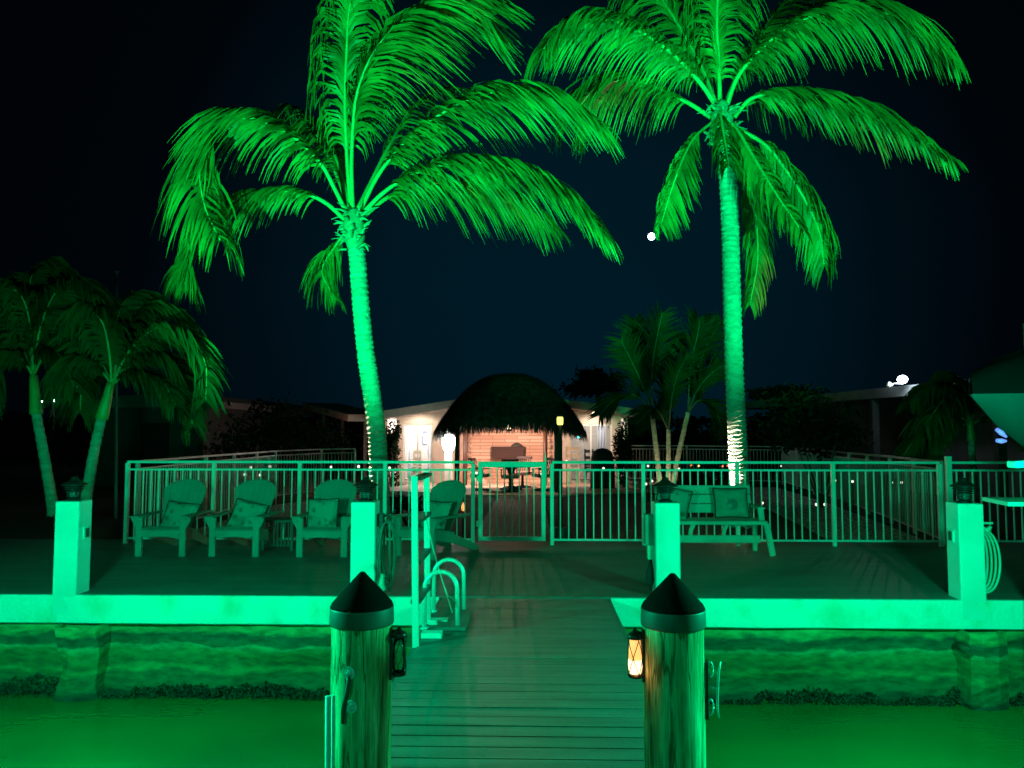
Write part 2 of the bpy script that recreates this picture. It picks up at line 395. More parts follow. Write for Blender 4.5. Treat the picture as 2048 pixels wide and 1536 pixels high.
# walkway boards running towards the photographer
dock_mat = mat('dock_boards', (.165, .165, .145), (.10, .105, .09), 2.2, .42, bump=.25, bscale=50, stretch=(.5, 5, 1))
mb = MB(); y = SEA - .02; i = 0
while y > -1.2:
    y0 = y - .138
    xl, xr = -.885, .715
    mb.bb((xl, y0, -.04), (xr, y - .004 - (.004 if y < 5 else 0), -.002 + .0015 * random.uniform(-1, 1)))
    y -= .142
props(mb.build('dock_walkway', dock_mat), kind='structure')
mb = MB()
for x in (-.905, .735): mb.bb((x - .018, -1.2, -.26), (x + .018, SEA - .05, -.012))
for yy in (6.9, 5.6, 4.5, 2.8): mb.bb((-.88, yy, -.25), (.71, yy + .06, -.045))
props(mb.build('dock_stringers', M['deck']), kind='structure')
# platform under the photographer
mb = MB()
for i in range(14): mb.bb((-3.0, 1.35 - i * .142, -.05), (3.0, 1.488 - i * .142, -.012))
props(mb.build('dock_platform', dock_mat), kind='structure')
# brick path and patio
mb = MB(); yy = [11.55, 13, 14.5, 16, 18, 20, 22.5]
for a, b in zip(yy, yy[1:]):
    mb.add([(-1.02, a, gz(a) + .02), (.30, a, gz(a) + .02), (.30, b, gz(b) + .02), (-1.02, b, gz(b) + .02)], [(0, 1, 2, 3)])
props(mb.build('brick_path', M['brickpath']), kind='structure')
mb = MB(); mb.prism([(-1.9, 22.5), (.9, 22.5), (1.5, 23.2), (4.6, 24.3), (5, 30), (-6, 30), (-5.6, 24.4), (-2.6, 23.2)], gz(25) - .1, gz(25) + .045, axis='z')
props(mb.build('patio', M['patio']), kind='structure')
# gravel strips inside the side fences
mb = MB()
for pts in ([(4.6, 11.7), (6.1, 11.7), (6.6, 14.5), (7.6, 20), (8.1, 26), (6.2, 26), (5.7, 20), (5.0, 14.5)],
            [(-5.9, 11.7), (-4.7, 11.7), (-4.9, 14.5), (-5.2, 19), (-4.2, 22), (-5.2, 22.6), (-6.5, 19.5), (-6.1, 14.5)]):
    n = len(pts) // 2
    if pts[0][0] > 0: a_ = [pts[0], pts[7], pts[6], pts[5]]; b_ = [pts[1], pts[2], pts[3], pts[4]]
    else: a_ = [pts[0], pts[7], pts[6], pts[5]]; b_ = [pts[1], pts[2], pts[3], pts[4]]
    for k in range(3):
        q = [a_[k], b_[k], b_[k + 1], a_[k + 1]]
        mb.add([(p[0], p[1], gz(p[1]) + .03) for p in q], [(0, 1, 2, 3)])
props(mb.build('gravel_bed', M['gravel']), kind='structure')

# ================================================================== SEAWALL
sw = thing('seawall', 'long concrete seawall with bright painted cap and algae stained face above the water', 'seawall', (0, SEA, -1))
mb = MB()
N = 130
for x0, x1 in ((-30, -.93), (.76, 30)):
    n = int((x1 - x0) / .25); vs = []
    for i in range(n + 1):
        x = x0 + (x1 - x0) * i / n
        j = .006 * mnoise.noise(Vector((x * 2, 0, 3)))
        for (yy_, zz) in ((SEA + .42, -.21), (SEA + .045, -.21), (SEA + .04, -.003), (SEA, -.003 + j * .6), (SEA - .004, -.02), (SEA - .004 + j, -.27 + j), (SEA + .02, -.285 + j), (SEA + .42, -.285)):
            vs.append((x, yy_, zz))
    fs = []
    for i in range(n):
        for k in range(7):
            a = i * 8 + k; fs.append((a, a + 1, a + 9, a + 8))
    mb.add(vs, fs, 0, False)
    for i0 in (0, n): mb.add(vs[i0 * 8:i0 * 8 + 8], [tuple(range(8))], 0)
mb.bb((-.93, SEA, -.285), (.76, SEA + .42, -.215))
mb.build('cap', M['cap'], sw)
mb = MB(); nx, nz = 240, 16; vs = []
for i in range(nx + 1):
    x = -15 + 30 * i / nx
    for k in range(nz + 1):
        z = -1.25 + (.98) * k / nz
        d = .07 * mnoise.fractal(Vector((x * .9, z * 3, 5)), 1, 2, 5) + .03 * mnoise.noise(Vector((x * 5, z * 9, 1)))
        vs.append((x, SEA + .12 - d - .05 * max(0, (-.72 - z)), z))
fs = [(i * (nz + 1) + k, (i + 1) * (nz + 1) + k, (i + 1) * (nz + 1) + k + 1, i * (nz + 1) + k + 1) for i in range(nx) for k in range(nz)]
mb.add(vs, fs, 0, True); mb.bb((-30, SEA + .1, -1.3), (-15, SEA + .4, -.27)); mb.bb((15, SEA + .1, -1.3), (30, SEA + .4, -.27))
mb.build('wall_face', M['seawall'], sw)
def buttress(x, w_):
    mb = MB(); n = 14; vs = []
    for k in range(n + 1):
        z = -1.3 + 1.01 * k / n
        for j, (dx, dy) in enumerate(((-1, 0), (-.9, -1), (-.3, -1.1), (.4, -1.05), (1, -.8), (1.1, 0))):
            q = mnoise.noise(Vector((x + j * 1.7, j * 3.1, z * 5))) * .05
            vs.append((x + dx * w_ + q, SEA + .14 + dy * .24 + q, z))
    fs = [(k * 6 + j, k * 6 + j + 1, (k + 1) * 6 + j + 1, (k + 1) * 6 + j) for k in range(n) for j in range(5)]
    mb.add(vs, fs, 0, False); mb.build('buttress', M['seawall'], sw)
buttress(-4.48, .19); buttress(4.32, .2)
# brace leaning against left buttress, pipe stub on right
mb = MB(); mb.tube([(4.10, SEA + .05, -.44), (4.12, SEA - .16, -.45)], .035, 14); mb.build('drain_pipe', M['seawall'], sw)
# oysters and weed along the waterline
mb = MB()
for i in range(7500):
    x = random.uniform(-6.6, 6.6)
    if -1 < x < .8: continue
    hgt = .03 + .17 * max(0, mnoise.noise(Vector((x * 1.3, 0, 9))) + .30 + .35 * mnoise.noise(Vector((x * 6, 2, 9))))
    z = -1.01 + random.random() ** .8 * hgt * 1.3; r = random.uniform(.006, .024) * (.6 + .8 * random.random())
    c = Vector((x, SEA + .085 - random.uniform(0, .05) - .05 * (1 - min(1, (z + 1) / .2)), z)); vs = []
    for k in range(6):
        v = Vector((random.uniform(-1, 1), random.uniform(-1, 1), random.uniform(-1, 1))).normalized() * r; vs.append(c + v)
    mb.add(vs, [(0, 1, 2), (0, 2, 3), (0, 3, 4), (1, 2, 5), (2, 3, 5), (3, 4, 5), (0, 1, 4)], 0)
o = mb.build('oyster_growth', M['growth']); props(o, 'dark clumps of oysters and weed along the waterline of the seawall', 'oysters', kind='stuff')

# ================================================================== FENCES
def fence(name, label, path, posts=None, spacing=1.28, pick=.115, m_='fence', zb=0.0, H=1.20, extra_end=None, groundz=None, thin=1.0):
    """path: list of (x,y); posts: explicit points along a straight path"""
    t = thing(name, label, 'fence', (path[0][0], path[0][1], zb))
    mt = M[m_]
    if posts is None:
        posts = []
        for a, b in zip(path, path[1:]):
            a = Vector(a); b = Vector(b); n = max(1, round((b - a).length / spacing))
            for k in range(n): posts.append(tuple(a.lerp(b, k / n)))
        posts.append(path[-1])
    top = MB(); mid = MB(); bot = MB(); P_ = []
    for a, b in zip(posts, posts[1:]):
        za = zb if groundz is None else groundz(a[1]); zc = zb if groundz is None else groundz(b[1])
        A = Vector((a[0], a[1], za)); B = Vector((b[0], b[1], zc)); d = (B - A).normalized(); up = Vector((0, 0, 1))
        top.bar(A + up * (H - .02), B + up * (H - .02), .055 * thin, .035)
        mid.bar(A + d * .026 + up * (H - .13), B - d * .026 + up * (H - .13), .028 * thin, .028)
        bot.bar(A + d * .026 + up * .075, B - d * .026 + up * .075, .028 * thin, .028)
        pk = MB(); n = max(2, round((B - A).length / pick))
        for k in range(1, n):
            q = A.lerp(B, k / n)
            pk.box(q + up * (H - .13 + .075) / 2, (.016 * thin, .016 * thin, H - .235), (0, 0, math.atan2(d.y, d.x)))
        P_.append(pk)
    top.build('top_rail', mt, t); mid.build('middle_rail', mt, t); bot.build('bottom_rail', mt, t)
    for pk in P_: pk.build('picket_panel', mt, t)
    for p in posts:
        z0 = zb if groundz is None else groundz(p[1])
        mb = MB(); mb.bb((p[0] - .026, p[1] - .026, z0 - .02), (p[0] + .026, p[1] + .026, z0 + H - .0385)); mb.build('post', mt, t)
    return t
FY = 11.16
def fx(px): return P(px, 1000, FY).x
lp = [(fx(a), FY) for a in (254, 427, 599, 770, 946)]
fence('deck_fence', 'pale metal picket fence along the deck behind the row of lounge chairs', lp, lp)
rp = [(fx(a), FY) for a in (1104, 1287, 1475, 1667, 1880)]
fence('deck_fence', 'pale metal picket fence along the deck behind the bench', rp, rp)
ep = [(fx(a) + .0, FY + .03) for a in (1901, 2110, 2320)]
f3 = fence('deck_fence', 'picket fence at the far right, starting at the taller post behind the last square pillar', ep, ep)
mb = MB(); mb.bb((ep[0][0] - .034, FY - .005, -.02), (ep[0][0] + .034, FY + .063, 1.27)); mb.build('corner_post', M['fence'], f3)
# gate
gt = thing('garden_gate', 'metal picket gate with thick frame at the end of the dock walkway', 'gate', (fx(953), FY, 0))
gx0, gx1 = fx(957), fx(1091)
mb = MB()
mb.bb((gx0, FY - .03, .06), (gx0 + .06, FY + .01, 1.19)); mb.bb((gx1 - .06, FY - .03, .06), (gx1, FY + .01, 1.19))
mb.bb((gx0 + .0605, FY - .028, 1.11), (gx1 - .0605, FY + .008, 1.188)); mb.bb((gx0 + .0605, FY - .028, .06), (gx1 - .0605, FY + .008, .12))
mb.build('gate_frame', M['fence'], gt)
mb = MB()
for k in range(1, 8):
    x = gx0 + .06 + (gx1 - gx0 - .12) * k / 8; mb.bb((x - .008, FY - .018, .12), (x + .008, FY - .002, 1.11))
mb.build('picket_panel', M['fence'], gt)
mb = MB(); mb.bb((gx1 - .012, FY - .055, .80), (gx1 + .012, FY - .031, 1.22)); mb.prism([(gx1 - .012, 1.22), (gx1 + .012, 1.22), (gx1 + .002, 1.36)], FY - .055, FY - .031)
mb.build('latch', M['fence'], gt)
for z in (.3, .95):
    mb = MB(); mb.box((gx0 - .012, FY - .01, z), (.03, .03, .08)); mb.build('hinge', M['fence'], gt)
# side fences
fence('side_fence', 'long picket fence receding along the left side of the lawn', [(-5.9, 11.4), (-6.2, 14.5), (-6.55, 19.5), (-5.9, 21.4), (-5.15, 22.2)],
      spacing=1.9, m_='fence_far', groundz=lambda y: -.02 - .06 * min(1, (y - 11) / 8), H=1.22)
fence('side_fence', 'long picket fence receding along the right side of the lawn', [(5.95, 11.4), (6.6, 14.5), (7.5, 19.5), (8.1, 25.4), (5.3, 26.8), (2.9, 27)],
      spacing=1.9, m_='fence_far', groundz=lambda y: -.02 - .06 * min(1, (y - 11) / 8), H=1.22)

# ================================================================== SQUARE POSTS + LANTERNS
def square_post(px, label, outlet=None):
    c = P(px, 1197, SEA); x = c.x
    t = thing('dock_post', label, 'post', (x, SEA + .11, 0), 0, 'white square pillars on the seawall cap')
    mb = MB(); mb.bb((x - .122, SEA - .004, -.2), (x + .122, SEA + .236, .925)); mb.build('shaft', M['white'], t, bevel=.012)
    if outlet:
        s = outlet; xo = x + s * .123
        mb = MB(); mb.box((xo + s * .008, SEA + .12, .60), (.016, .085, .125)); mb.build('outlet_cover', M['white'], t, bevel=.003)
        mb = MB(); mb.box((xo + s * .02, SEA + .12, .60), (.01, .05, .09)); mb.build('outlet_lid', M['cap_band'], t)
    return t, x
pls = [square_post(128, 'white square pillar at the far left end of the seawall', 1),
       square_post(724, 'white square pillar with a dark hose coil, behind the left round piling', None),
       square_post(1337, 'white square pillar standing in front of the bench', None),
       square_post(1948, 'white square pillar with a pale hose loop, at the far right', -1)]
LL = ['black tiered lantern on top of the far left square pillar', 'black tiered lantern on the square pillar in front of the third lounge chair',
      'black tiered lantern on the square pillar before the bench', 'black tiered lantern on top of the far right square pillar']
lt = thing('post_lantern', LL[0], 'lantern', (pls[0][1], SEA + .11, .925), 0, 'black lanterns on the pillars')
mb = MB(); mb.lathe([(.07, 0), (.075, .012), (.05, .02), (.045, .035)], seg=16); mb.build('base', M['dark'], lt, world=False)
mb = MB(); mb.lathe([(.045, .035), (.052, .09)], seg=12); mb.build('glass', M['glass_dim'], lt, world=False)
mb = MB()
for k in range(4):
    a = math.pi / 4 + k * math.pi / 2; mb.box((.058 * math.cos(a), .058 * math.sin(a), .062), (.008, .008, .06))
mb.lathe([(.056, .060), (.062, .063), (.056, .066)], seg=16); mb.build('cage', M['dark'], lt, world=False)
mb = MB()
for k, (r, z) in enumerate(((.082, .09), (.092, .112), (.102, .134))): mb.lathe([(r, z), (r + .004, z + .004), (r * .62, z + .014), (r * .6, z + .022)], seg=20)
mb.lathe([(.124, .156), (.126, .162), (.085, .185), (.05, .205), (.034, .222), (.034, .236), (.014, .244)], seg=20)
mb.build('roof', M['dark'], lt, world=False)
for i in range(1, 4):
    o = copy_tree(lt); o.location = (pls[i][1], SEA + .11, .925); o['label'] = LL[i]
# hose coils
def coil(name, label, cat, cx, cy, cz, rx, rz_, n, m_, r=.011, sx=1):
    mb = MB(); pts = []
    for i in range(n * 28):
        a = 2 * math.pi * i / 28 + math.pi / 2
        q = i / 28
        pts.append((cx + sx * (.012 * (q % 3)) + rx * (1 + .12 * math.sin(q * 2.1)) * math.cos(a), cy + .05 * math.sin(a * .37 + q) + .03 * math.cos(a), cz - rz_ * (1 + .08 * math.sin(q * 1.3)) + rz_ * (1 + .1 * math.sin(q * 1.3)) * math.sin(a)))
    pts.append((cx + rx * .6, cy, cz - 2 * rz_ - .1))
    mb.tube(pts, r, 8); return mb
x1 = pls[1][1]
t = thing('garden_hose', 'dark garden hose coiled on the right side of the square pillar by the ladder', 'hose', (x1 + .2, SEA + .15, .3))
coil('', '', '', x1 + .21, SEA + .14, .72, .065, .30, 5, 'hose_dark').build('coil', M['hose_dark'], t)
mb = MB(); mb.box((x1 + .155, SEA + .12, .74), (.06, .10, .12)); mb.tube([(x1 + .15, SEA + .12, .77), (x1 + .27, SEA + .12, .79), (x1 + .3, SEA + .12, .84)], .012, 8); mb.build('hanger', M['dark'], t)
mb = MB(); mb.tube([(x1 + .2, SEA + .02, .22), (x1 + .19, SEA + .0, .12), (x1 + .22, SEA, .06)], [.02, .03, .025], 10); mb.build('nozzle', M['hose_light'], t)
x3 = pls[3][1]
t = thing('garden_hose', 'pale hose hanging in a long loop right of the far right square pillar', 'hose', (x3 + .25, SEA + .1, .3))
mb = MB()
for k in range(4):
    pts = []
    for i in range(30):
        a = math.pi * (.55 - 1.15 * i / 29)
        pts.append((x3 + .13 + (.165 - .03 * k) * max(0, math.cos(a)) ** .8 + .01 * k, SEA + .06 + .035 * k, .36 + (.30 - .012 * k) * math.sin(a)))
    mb.tube(pts, .012, 8)
mb.build('coil', M['hose_light'], t)
mb = MB(); mb.tube([(x3 + .122, SEA + .1, .68), (x3 + .2, SEA + .08, .66), (x3 + .22, SEA + .06, .70)], [.022, .03, .016], 10); mb.box((x3 + .2, SEA + .07, .73), (.09, .012, .02)); mb.build('tap', M['hose_light'], t)
# utility pedestal and cord left of the third pillar
x2 = pls[2][1]
t = thing('utility_box', 'tall utility box with hanging dark cord on the left side of the bench pillar', 'utility box', (x2 - .17, SEA + .15, .2))
mb = MB(); mb.bb((x2 - .205, SEA + .10, .50), (x2 - .124, SEA + .22, .80)); mb.build('box', M['plastic'], t, bevel=.006)
mb = MB(); mb.bb((x2 - .185, SEA + .08, .36), (x2 - .124, SEA + .16, .50)); mb.build('cover', M['hose_light'], t, bevel=.006)
mb = MB()
for k in range(4): mb.tube([(x2 - .15, SEA + .1, .37), (x2 - .19 + .012 * k, SEA + .08, .24), (x2 - .2 + .015 * k, SEA + .07, .14), (x2 - .16, SEA + .07, .06 + .02 * k), (x2 - .135, SEA + .08, .16), (x2 - .15, SEA + .1, .36)], .012, 6)
mb.build('cord', M['darkmatte'], t)

# ================================================================== ROUND PILINGS
def piling(pxc, label):
    c = P(pxc, 1300, 3.72); x, y = c.x, 3.72
    t = thing('dock_piling', label, 'piling', (x, y, -1.4), 0, 'round wooden pilings with black cone caps')
    mb = MB(); zs = [-1.4 + 2.16 * k / 60 for k in range(61)]; seg = 48; vs = []
    for z in zs:
        for k in range(seg):
            a = 2 * math.pi * k / seg
            r = .142 + .0035 * mnoise.noise(Vector((math.cos(a) * 3 + pxc, math.sin(a) * 3, z * 1.2))) + .0022 * mnoise.noise(Vector((a * 14, pxc, z * 1.5)))
            r += -.004 * (1 if z < .74 else 0) * (z - .74) * .3
            vs.append((x + r * math.cos(a), y + r * math.sin(a), z))
    fs = [(i * seg + k, i * seg + (k + 1) % seg, (i + 1) * seg + (k + 1) % seg, (i + 1) * seg + k) for i in range(60) for k in range(seg)]
    mb.add(vs, fs, 0, True); mb.build('shaft', M['piling'], t)
    mb = MB(); mb.lathe([(.150, .715), (.152, .722), (.150, .79), (.149, .797)], (x, y, 0), 48); mb.build('band', M['cap_band'], t)
    mb = MB(); mb.lathe([(.1495, .7965), (.140, .815), (.012, .955), (.003, .957)], (x, y, 0), 48); mb.build('cone_cap', M['piling_cap'], t)
    return t, x, y
pl, plx, ply = piling(723, 'round wooden piling at the left of the walkway, bright on its left side')
pr, prx, pry = piling(1347, 'round wooden piling at the right of the walkway, bright on its right side')
# the boards notch round each piling: collar pieces
# cleats
def S_(v): return Vector(v)
t = thing('dock_cleat', 'curved metal cleat with two bolts on the front of the left piling', 'cleat', (plx, ply - .14, .5))
a = R(262)
def onp(cx, cy, ang, r, z): return Vector((cx + r * math.cos(ang), cy + r * math.sin(ang), z))
mb = MB(); mb.tube([onp(plx, ply, R(262), .165, .53), onp(plx, ply, R(265), .188, .50), onp(plx, ply, R(264), .190, .46), onp(plx, ply, R(260), .185, .41), onp(plx, ply, R(257), .182, .36), onp(plx, ply, R(256), .180, .31)], [.006, .009, .011, .011, .010, .007], 10)
mb.build('horn', M['cap_band'], t)
for z, an in ((.525, 262), (.375, 266)):
    mb = MB(); c = onp(plx, ply, R(an), .142, z); d = (c - Vector((plx, ply, z))).normalized()
    mb.tube([c, c + d * .012], .028, 20); mb.tube([c + d * .0125, c + d * .03], .014, 12); mb.tube([c + d * .03, c + d * .045], .009, 8); mb.build('bolt', M['lightsteel'], t)
t = thing('dock_cleat', 'bright metal cleat sticking out from the right side of the right piling', 'cleat', (prx + .15, pry, .45))
a0 = R(-12)
mb = MB(); c = onp(prx, pry, a0, .150, .43)
mb.box(c, (.012, .05, .26), (0, 0, a0)); mb.build('base_plate', M['dark'], t)
for zc in (.52, .35):
    mb = MB(); c = onp(prx, pry, a0, .166, zc); pts = []
    for k in range(17):
        q = 2 * math.pi * k / 16; pts.append(c + Vector((.012 * math.cos(q), 0, .034 * math.sin(q))))
    mb.tube(pts, .0045, 8); mb.build('bracket', M['lightsteel'], t)
mb = MB(); mb.tube([onp(prx, pry, a0, .165, .44), onp(prx, pry, a0, .20, .435)], .006, 8)
mb.tube([onp(prx, pry, a0, .212, .56), onp(prx, pry, a0, .203, .50), onp(prx, pry, a0, .198, .42), onp(prx, pry, a0, .196, .35), onp(prx, pry, a0, .202, .305)], [.004, .0055, .006, .0055, .004], 10)
mb.build('horn', M['lightsteel'], t)
# small lanterns on the pilings
def plantern(cx, cy, sgn, label, lit):
    x = cx + sgn * .183; y = cy - .02; z = .49
    t = thing('piling_lantern', label, 'lantern', (x, y, z), 0)
    mb = MB(); mb.lathe([(.03, .165), (.04, .17), (.034, .188), (.012, .2), (.006, .215)], (x, y, z), 14); mb.build('top', M['dark'], t); mb = MB(); mb.lathe([(.03, -.012), (.034, -.008), (.034, .002), (.028, .004)], (x, y, z), 14)
    mb.build('base', M['dark'], t)
    mb = MB(); mb.lathe([(.026, .006), (.032, .05), (.029, .12), (.024, .163)], (x, y, z), 14); mb.build('glass', M['amber_glow'] if lit else M['glass'], t)
    if lit: mb = MB(); mb.lathe([(.027, .008), (.0335, .04), (.0325, .07), (.02, .085)], (x, y, z), 14); mb.build('flame', M['flame_glow'], t)
    mb = MB()
    for k in range(4):
        a_ = k * math.pi / 2 + .4
        for s in (1, -1):
            pts = [(x + .0345 * math.cos(a_ + s * j * .4), y + .0345 * math.sin(a_ + s * j * .4), z + .002 + .165 * j / 4) for j in range(5)]
            mb.tube(pts, .0022, 5)
    mb.build('cage', M['dark'], t)
    mb = MB(); mb.box((cx + sgn * .146, y, z + .09), (.012, .03, .24)); mb.tube([(cx + sgn * .146, y, z + .19), (x, y, z + .205)], .005, 6); mb.build('bracket', M['dark'], t)
    if lit: point('lantern_flame', (x - .0, y - .045, z + .03), .2, (1, .33, .09), .02, t)
    return t
plantern(plx, ply, 1, 'unlit black caged lantern on the right side of the left piling', False)
plantern(prx, pry, -1, 'glowing amber caged lantern on the left side of the right piling', True)
# pale pipe standing in the water by the left piling
c = P(657, 1460, 3.55)
mb = MB(); mb.tube([(c.x + .004, 3.55, -1.3), (c.x, 3.55, 0), (c.x - .004, 3.55, P(656, 1392, 3.55).z)], .0135, 12)
mb.tube([(c.x + .022, 3.57, -1.3), (c.x + .018, 3.57, 0), (c.x + .015, 3.57, P(660, 1391, 3.57).z)], .009, 12)
o = mb.build('plastic_pipe', M['white']); props(o, 'pair of thin pale pipes upright in the water left of the left piling', 'pipe')

# ================================================================== LADDER + GRAB RAILS
lx = -.895
t = thing('swim_ladder', 'pale swim ladder flipped upright beside the left edge of the walkway', 'ladder', (lx, 6.2, 0))
yn, yf = 5.95, 6.62
mb = MB(); mb.bar((lx, yn, -.05), (lx - .02, yn, 1.285), .048, .03, up=(0, 1, 0)); mb.build('side_rail', M['lightsteel'], t)
mb = MB(); mb.bar((lx - .0, yf, .0), (lx - .02, yf, 1.285), .048, .03, up=(0, 1, 0)); mb.build('side_rail', M['lightsteel'], t)
for z in (.32, .62, .93, 1.262):
    mb = MB(); mb.box((lx - .008, (yn + yf) / 2, z), (.075, yf - yn - .04, .028)); mb.build('rung', M['cap_band'], t)
for yb in (6.62, 6.2):
    mb = MB(); mb.box((lx + .09, yb, .02), (.16, .1, .04)); mb.build('foot_bracket', M['white'], t)
for (yy_, lab) in ((6.45, 'bent steel grab rail nearest the camera by the swim ladder'), (7.05, 'bent steel grab rail behind the nearer one by the swim ladder')):
    t = thing('grab_rail', lab, 'grab rail', (-.77, yy_, 0), 0, 'steel grab rails by the ladder')
    pts = [(-.9, yy_, -.02)]
    for k in range(15):
        a = math.pi * (1 - k / 14); pts.append((-.765 + .135 * math.cos(a), yy_ + .0, .33 + .135 * math.sin(a)))
    pts.append((-.625, yy_, .0))
    mb = MB(); mb.tube(pts, .019, 14); mb.build('rail', M['steel'], t)
    for x in (-.9, -.627):
        mb = MB(); mb.lathe([(.038, 0), (.036, .012), (.022, .016)], (x, yy_, 0), 16); mb.build('flange', M['steel'], t)
t = MB(); t.tube([P(849, 975, 6.3), P(853, 1040, 6.3), P(868, 1105, 6.35), P(884, 1160, 6.4), P(905, 1226, 6.45)], .0055, 6)
t.tube([P(884, 1160, 6.4), P(896, 1190, 6.5), P(912, 1204, 6.6)], .003, 5)
props(t.build('rope', M['rope']), 'thin pale rope hanging from the top of the ladder to the walkway', 'rope')
# low mounting block added where a shaded recess darkens the walkway
mb = MB(); mb.bb((-.80, 6.38, 0.001), (-.55, 7.02, .03)); props(mb.build('ladder_hatch', M['deck'], bevel=.004), 'flat dark hatch board on the walkway between the grab rails', 'hatch')

# ================================================================== LOUNGE CHAIRS
def cushion_mb(w_=.44, h_=.42, th=.13, seed=0, trim=True):
    n = 16; mb = MB(); vs = []; idx = {}
    def pt(i, j, s):
        u = -1 + 2 * i / n; v = -1 + 2 * j / n
        q = (max(0, 1 - u ** 4) * max(0, 1 - v ** 4)) ** .55
        pinch = 1 - .06 * (1 - abs(v) ** 2) * abs(u) ** 3; pinch2 = 1 - .06 * (1 - abs(u) ** 2) * abs(v) ** 3
        wob = .008 * mnoise.noise(Vector((u * 2, v * 2, seed)))
        return (u * w_ / 2 * pinch, s * (th / 2 * q + wob * q), v * h_ / 2 * pinch2)
    for s in (-1, 1):
        b = len(vs)
        for i in range(n + 1):
            for j in range(n + 1): vs.append(pt(i, j, s))
        mb_f = []
    fs = []
    for s in (0, 1):
        b = s * (n + 1) ** 2
        for i in range(n):
            for j in range(n):
                a = b + i * (n + 1) + j; f = (a, a + n + 1, a + n + 2, a + 1); fs.append(f if s == 0 else f[::-1])
    mb.add(vs, fs, 0, True)
    rim = [pt(i, 0, 0) for i in range(n)] + [pt(n, j, 0) for j in range(n)] + [pt(n - i, n, 0) for i in range(n)] + [pt(0, n - j, 0) for j in range(n + 1)]
    tr = MB(); tr.tube(rim, .011, 7)
    return mb, tr
def pillow(label, loc, rot, m_='pillow', w_=.44, h_=.40, seed=0, circle=False):
    t = thing('throw_pillow', label, 'pillow', loc); t.rotation_euler = rot
    a, b = cushion_mb(w_, h_, .13, seed); a.build('cushion', M[m_], t, world=False); b.build('piping', M['piping'], t, world=False)
    if circle:
        mb = MB(); mb.tube([(0, -.058, -.03), (0, -.0675, -.03)], .075, 24); mb.tube([(0, -.067, -.03), (0, -.0685, -.03)], .02, 12)
        mb.build('flower_print', M['hose_dark'], t, world=False)
    return t
def make_chair():
    t = thing('lounge_chair', '', 'lounge chair', (0, 0, 0), 0, 'slatted garden lounge chairs on the deck')
    m_ = M['plastic']
    for s in (-1, 1):
        mb = MB(); mb.bb((s * .29 - .042, -.02, 0), (s * .29 + .042, .025, .50)); mb.build('leg', m_, t, world=False, bevel=.004)
        mb = MB(); mb.prism([(s * .29 + s * .043, .50), (s * .29 + s * .105, .50), (s * .29 + s * .10, .47), (s * .29 + s * .043, .36)], -.012, .012); mb.build('arm_bracket', m_, t, world=False)
        mb = MB(); mb.prism([(s * .33 - .062, -.07), (s * .33 + .062, -.07), (s * .33 + .07, .2), (s * .33 + .03, .74), (s * .33 - .03, .74), (s * .33 - .05, .2)], .502, .526, axis='z')
        mb.build('armrest', m_, t, world=False, bevel=.004)
        mb = MB(); mb.prism([(.026, .37), (.40, .30), (1.02, .06), (1.04, 0.0), (.93, 0.0), (.5, .14), (.026, .24)], s * .245 - .013, s * .245 + .013, axis='x')
        mb.build('side_rail', m_, t, world=False)
    mb = MB(); n = 6
    for k in range(n):
        y = -.03 + k * .088; z = .375 - k * .017 - (.02 if k == 0 else 0)
        mb.box((0, y + .04, z), (.53, .082, .022), (R(-11 if k else 25), 0, 0))
    mb.build('seat', m_, t, world=False, bevel=.003)
    mb = MB(); mb.prism([(-.247, .335), (.247, .335), (.247, .26), (.2, .235), (.1, .25), (0, .255), (-.1, .25), (-.2, .235), (-.247, .26)], -.021, .0)
    mb.build('apron', m_, t, world=False)
    # fan back: slats with an arched common top
    mb = MB(); ns_ = 7; th = R(24)
    for k in range(ns_):
        u0 = -1 + 2 * k / ns_ + .004; u1 = -1 + 2 * (k + 1) / ns_ - .004
        def W(v): return .20 + .125 * v
        vs = []
        for v in (0, .35, .7, 1.0):
            for u in (u0, u1):
                topz = .76 * (1 - .05 * u * u * u * u - .13 * u * u)
                hh = v * topz; x = u * W(hh / .76)
                for d in (0, .02):
                    cur = .035 * u * u
                    vs.append((x, .46 + hh * math.sin(th) + d - cur, .26 + hh * math.cos(th)))
        fs = []
        for j in range(3):
            a = j * 4; fs += [(a, a + 2, a + 6, a + 4), (a + 1, a + 5, a + 7, a + 3), (a, a + 4, a + 5, a + 1), (a + 2, a + 3, a + 7, a + 6)]
        fs += [(0, 1, 3, 2), (12, 14, 15, 13)]
        mb.add(vs, fs, 0)
    mb.build('backrest', m_, t, world=False)
    mb = MB(); mb.bar((-.31, .66, .49), (.31, .66, .49), .03, .06); mb.build('back_brace', m_, t, world=False)
    return t
ch0 = make_chair()
cps = [(323, 0, 'lounge chair at the left end of the row, a dark pillow sunk in its seat'), (471, R(-2), 'lounge chair second from the left, its pillow tilted against the back'),
       (647, R(0), 'lounge chair with an upright light and dark pillow, left of the pillar lantern'), (832, R(-33), 'lounge chair turned sideways behind the ladder, next to the gate')]
chairs = []
for i, (px, rz, lab) in enumerate(cps):
    o = ch0 if i == 0 else copy_tree(ch0)
    c = G(px, 1112, 0); o.location = (c.x, 10.02, 0); o.rotation_euler = (0, 0, rz); o['label'] = lab; chairs.append(o)
def onchair(i, lx_, ly_, lz_, rot, label, **k):
    o = chairs[i]; p = Matrix.Rotation(o.rotation_euler.z, 3, 'Z') @ Vector((lx_, ly_, lz_)) + o.location
    return pillow(label, p, (rot[0], rot[1], rot[2] + o.rotation_euler.z), **k)
onchair(0, .05, .42, .47, (R(-26), R(6), R(-4)), 'patterned pillow with dark trim on the leftmost lounge chair', seed=1, w_=.46)
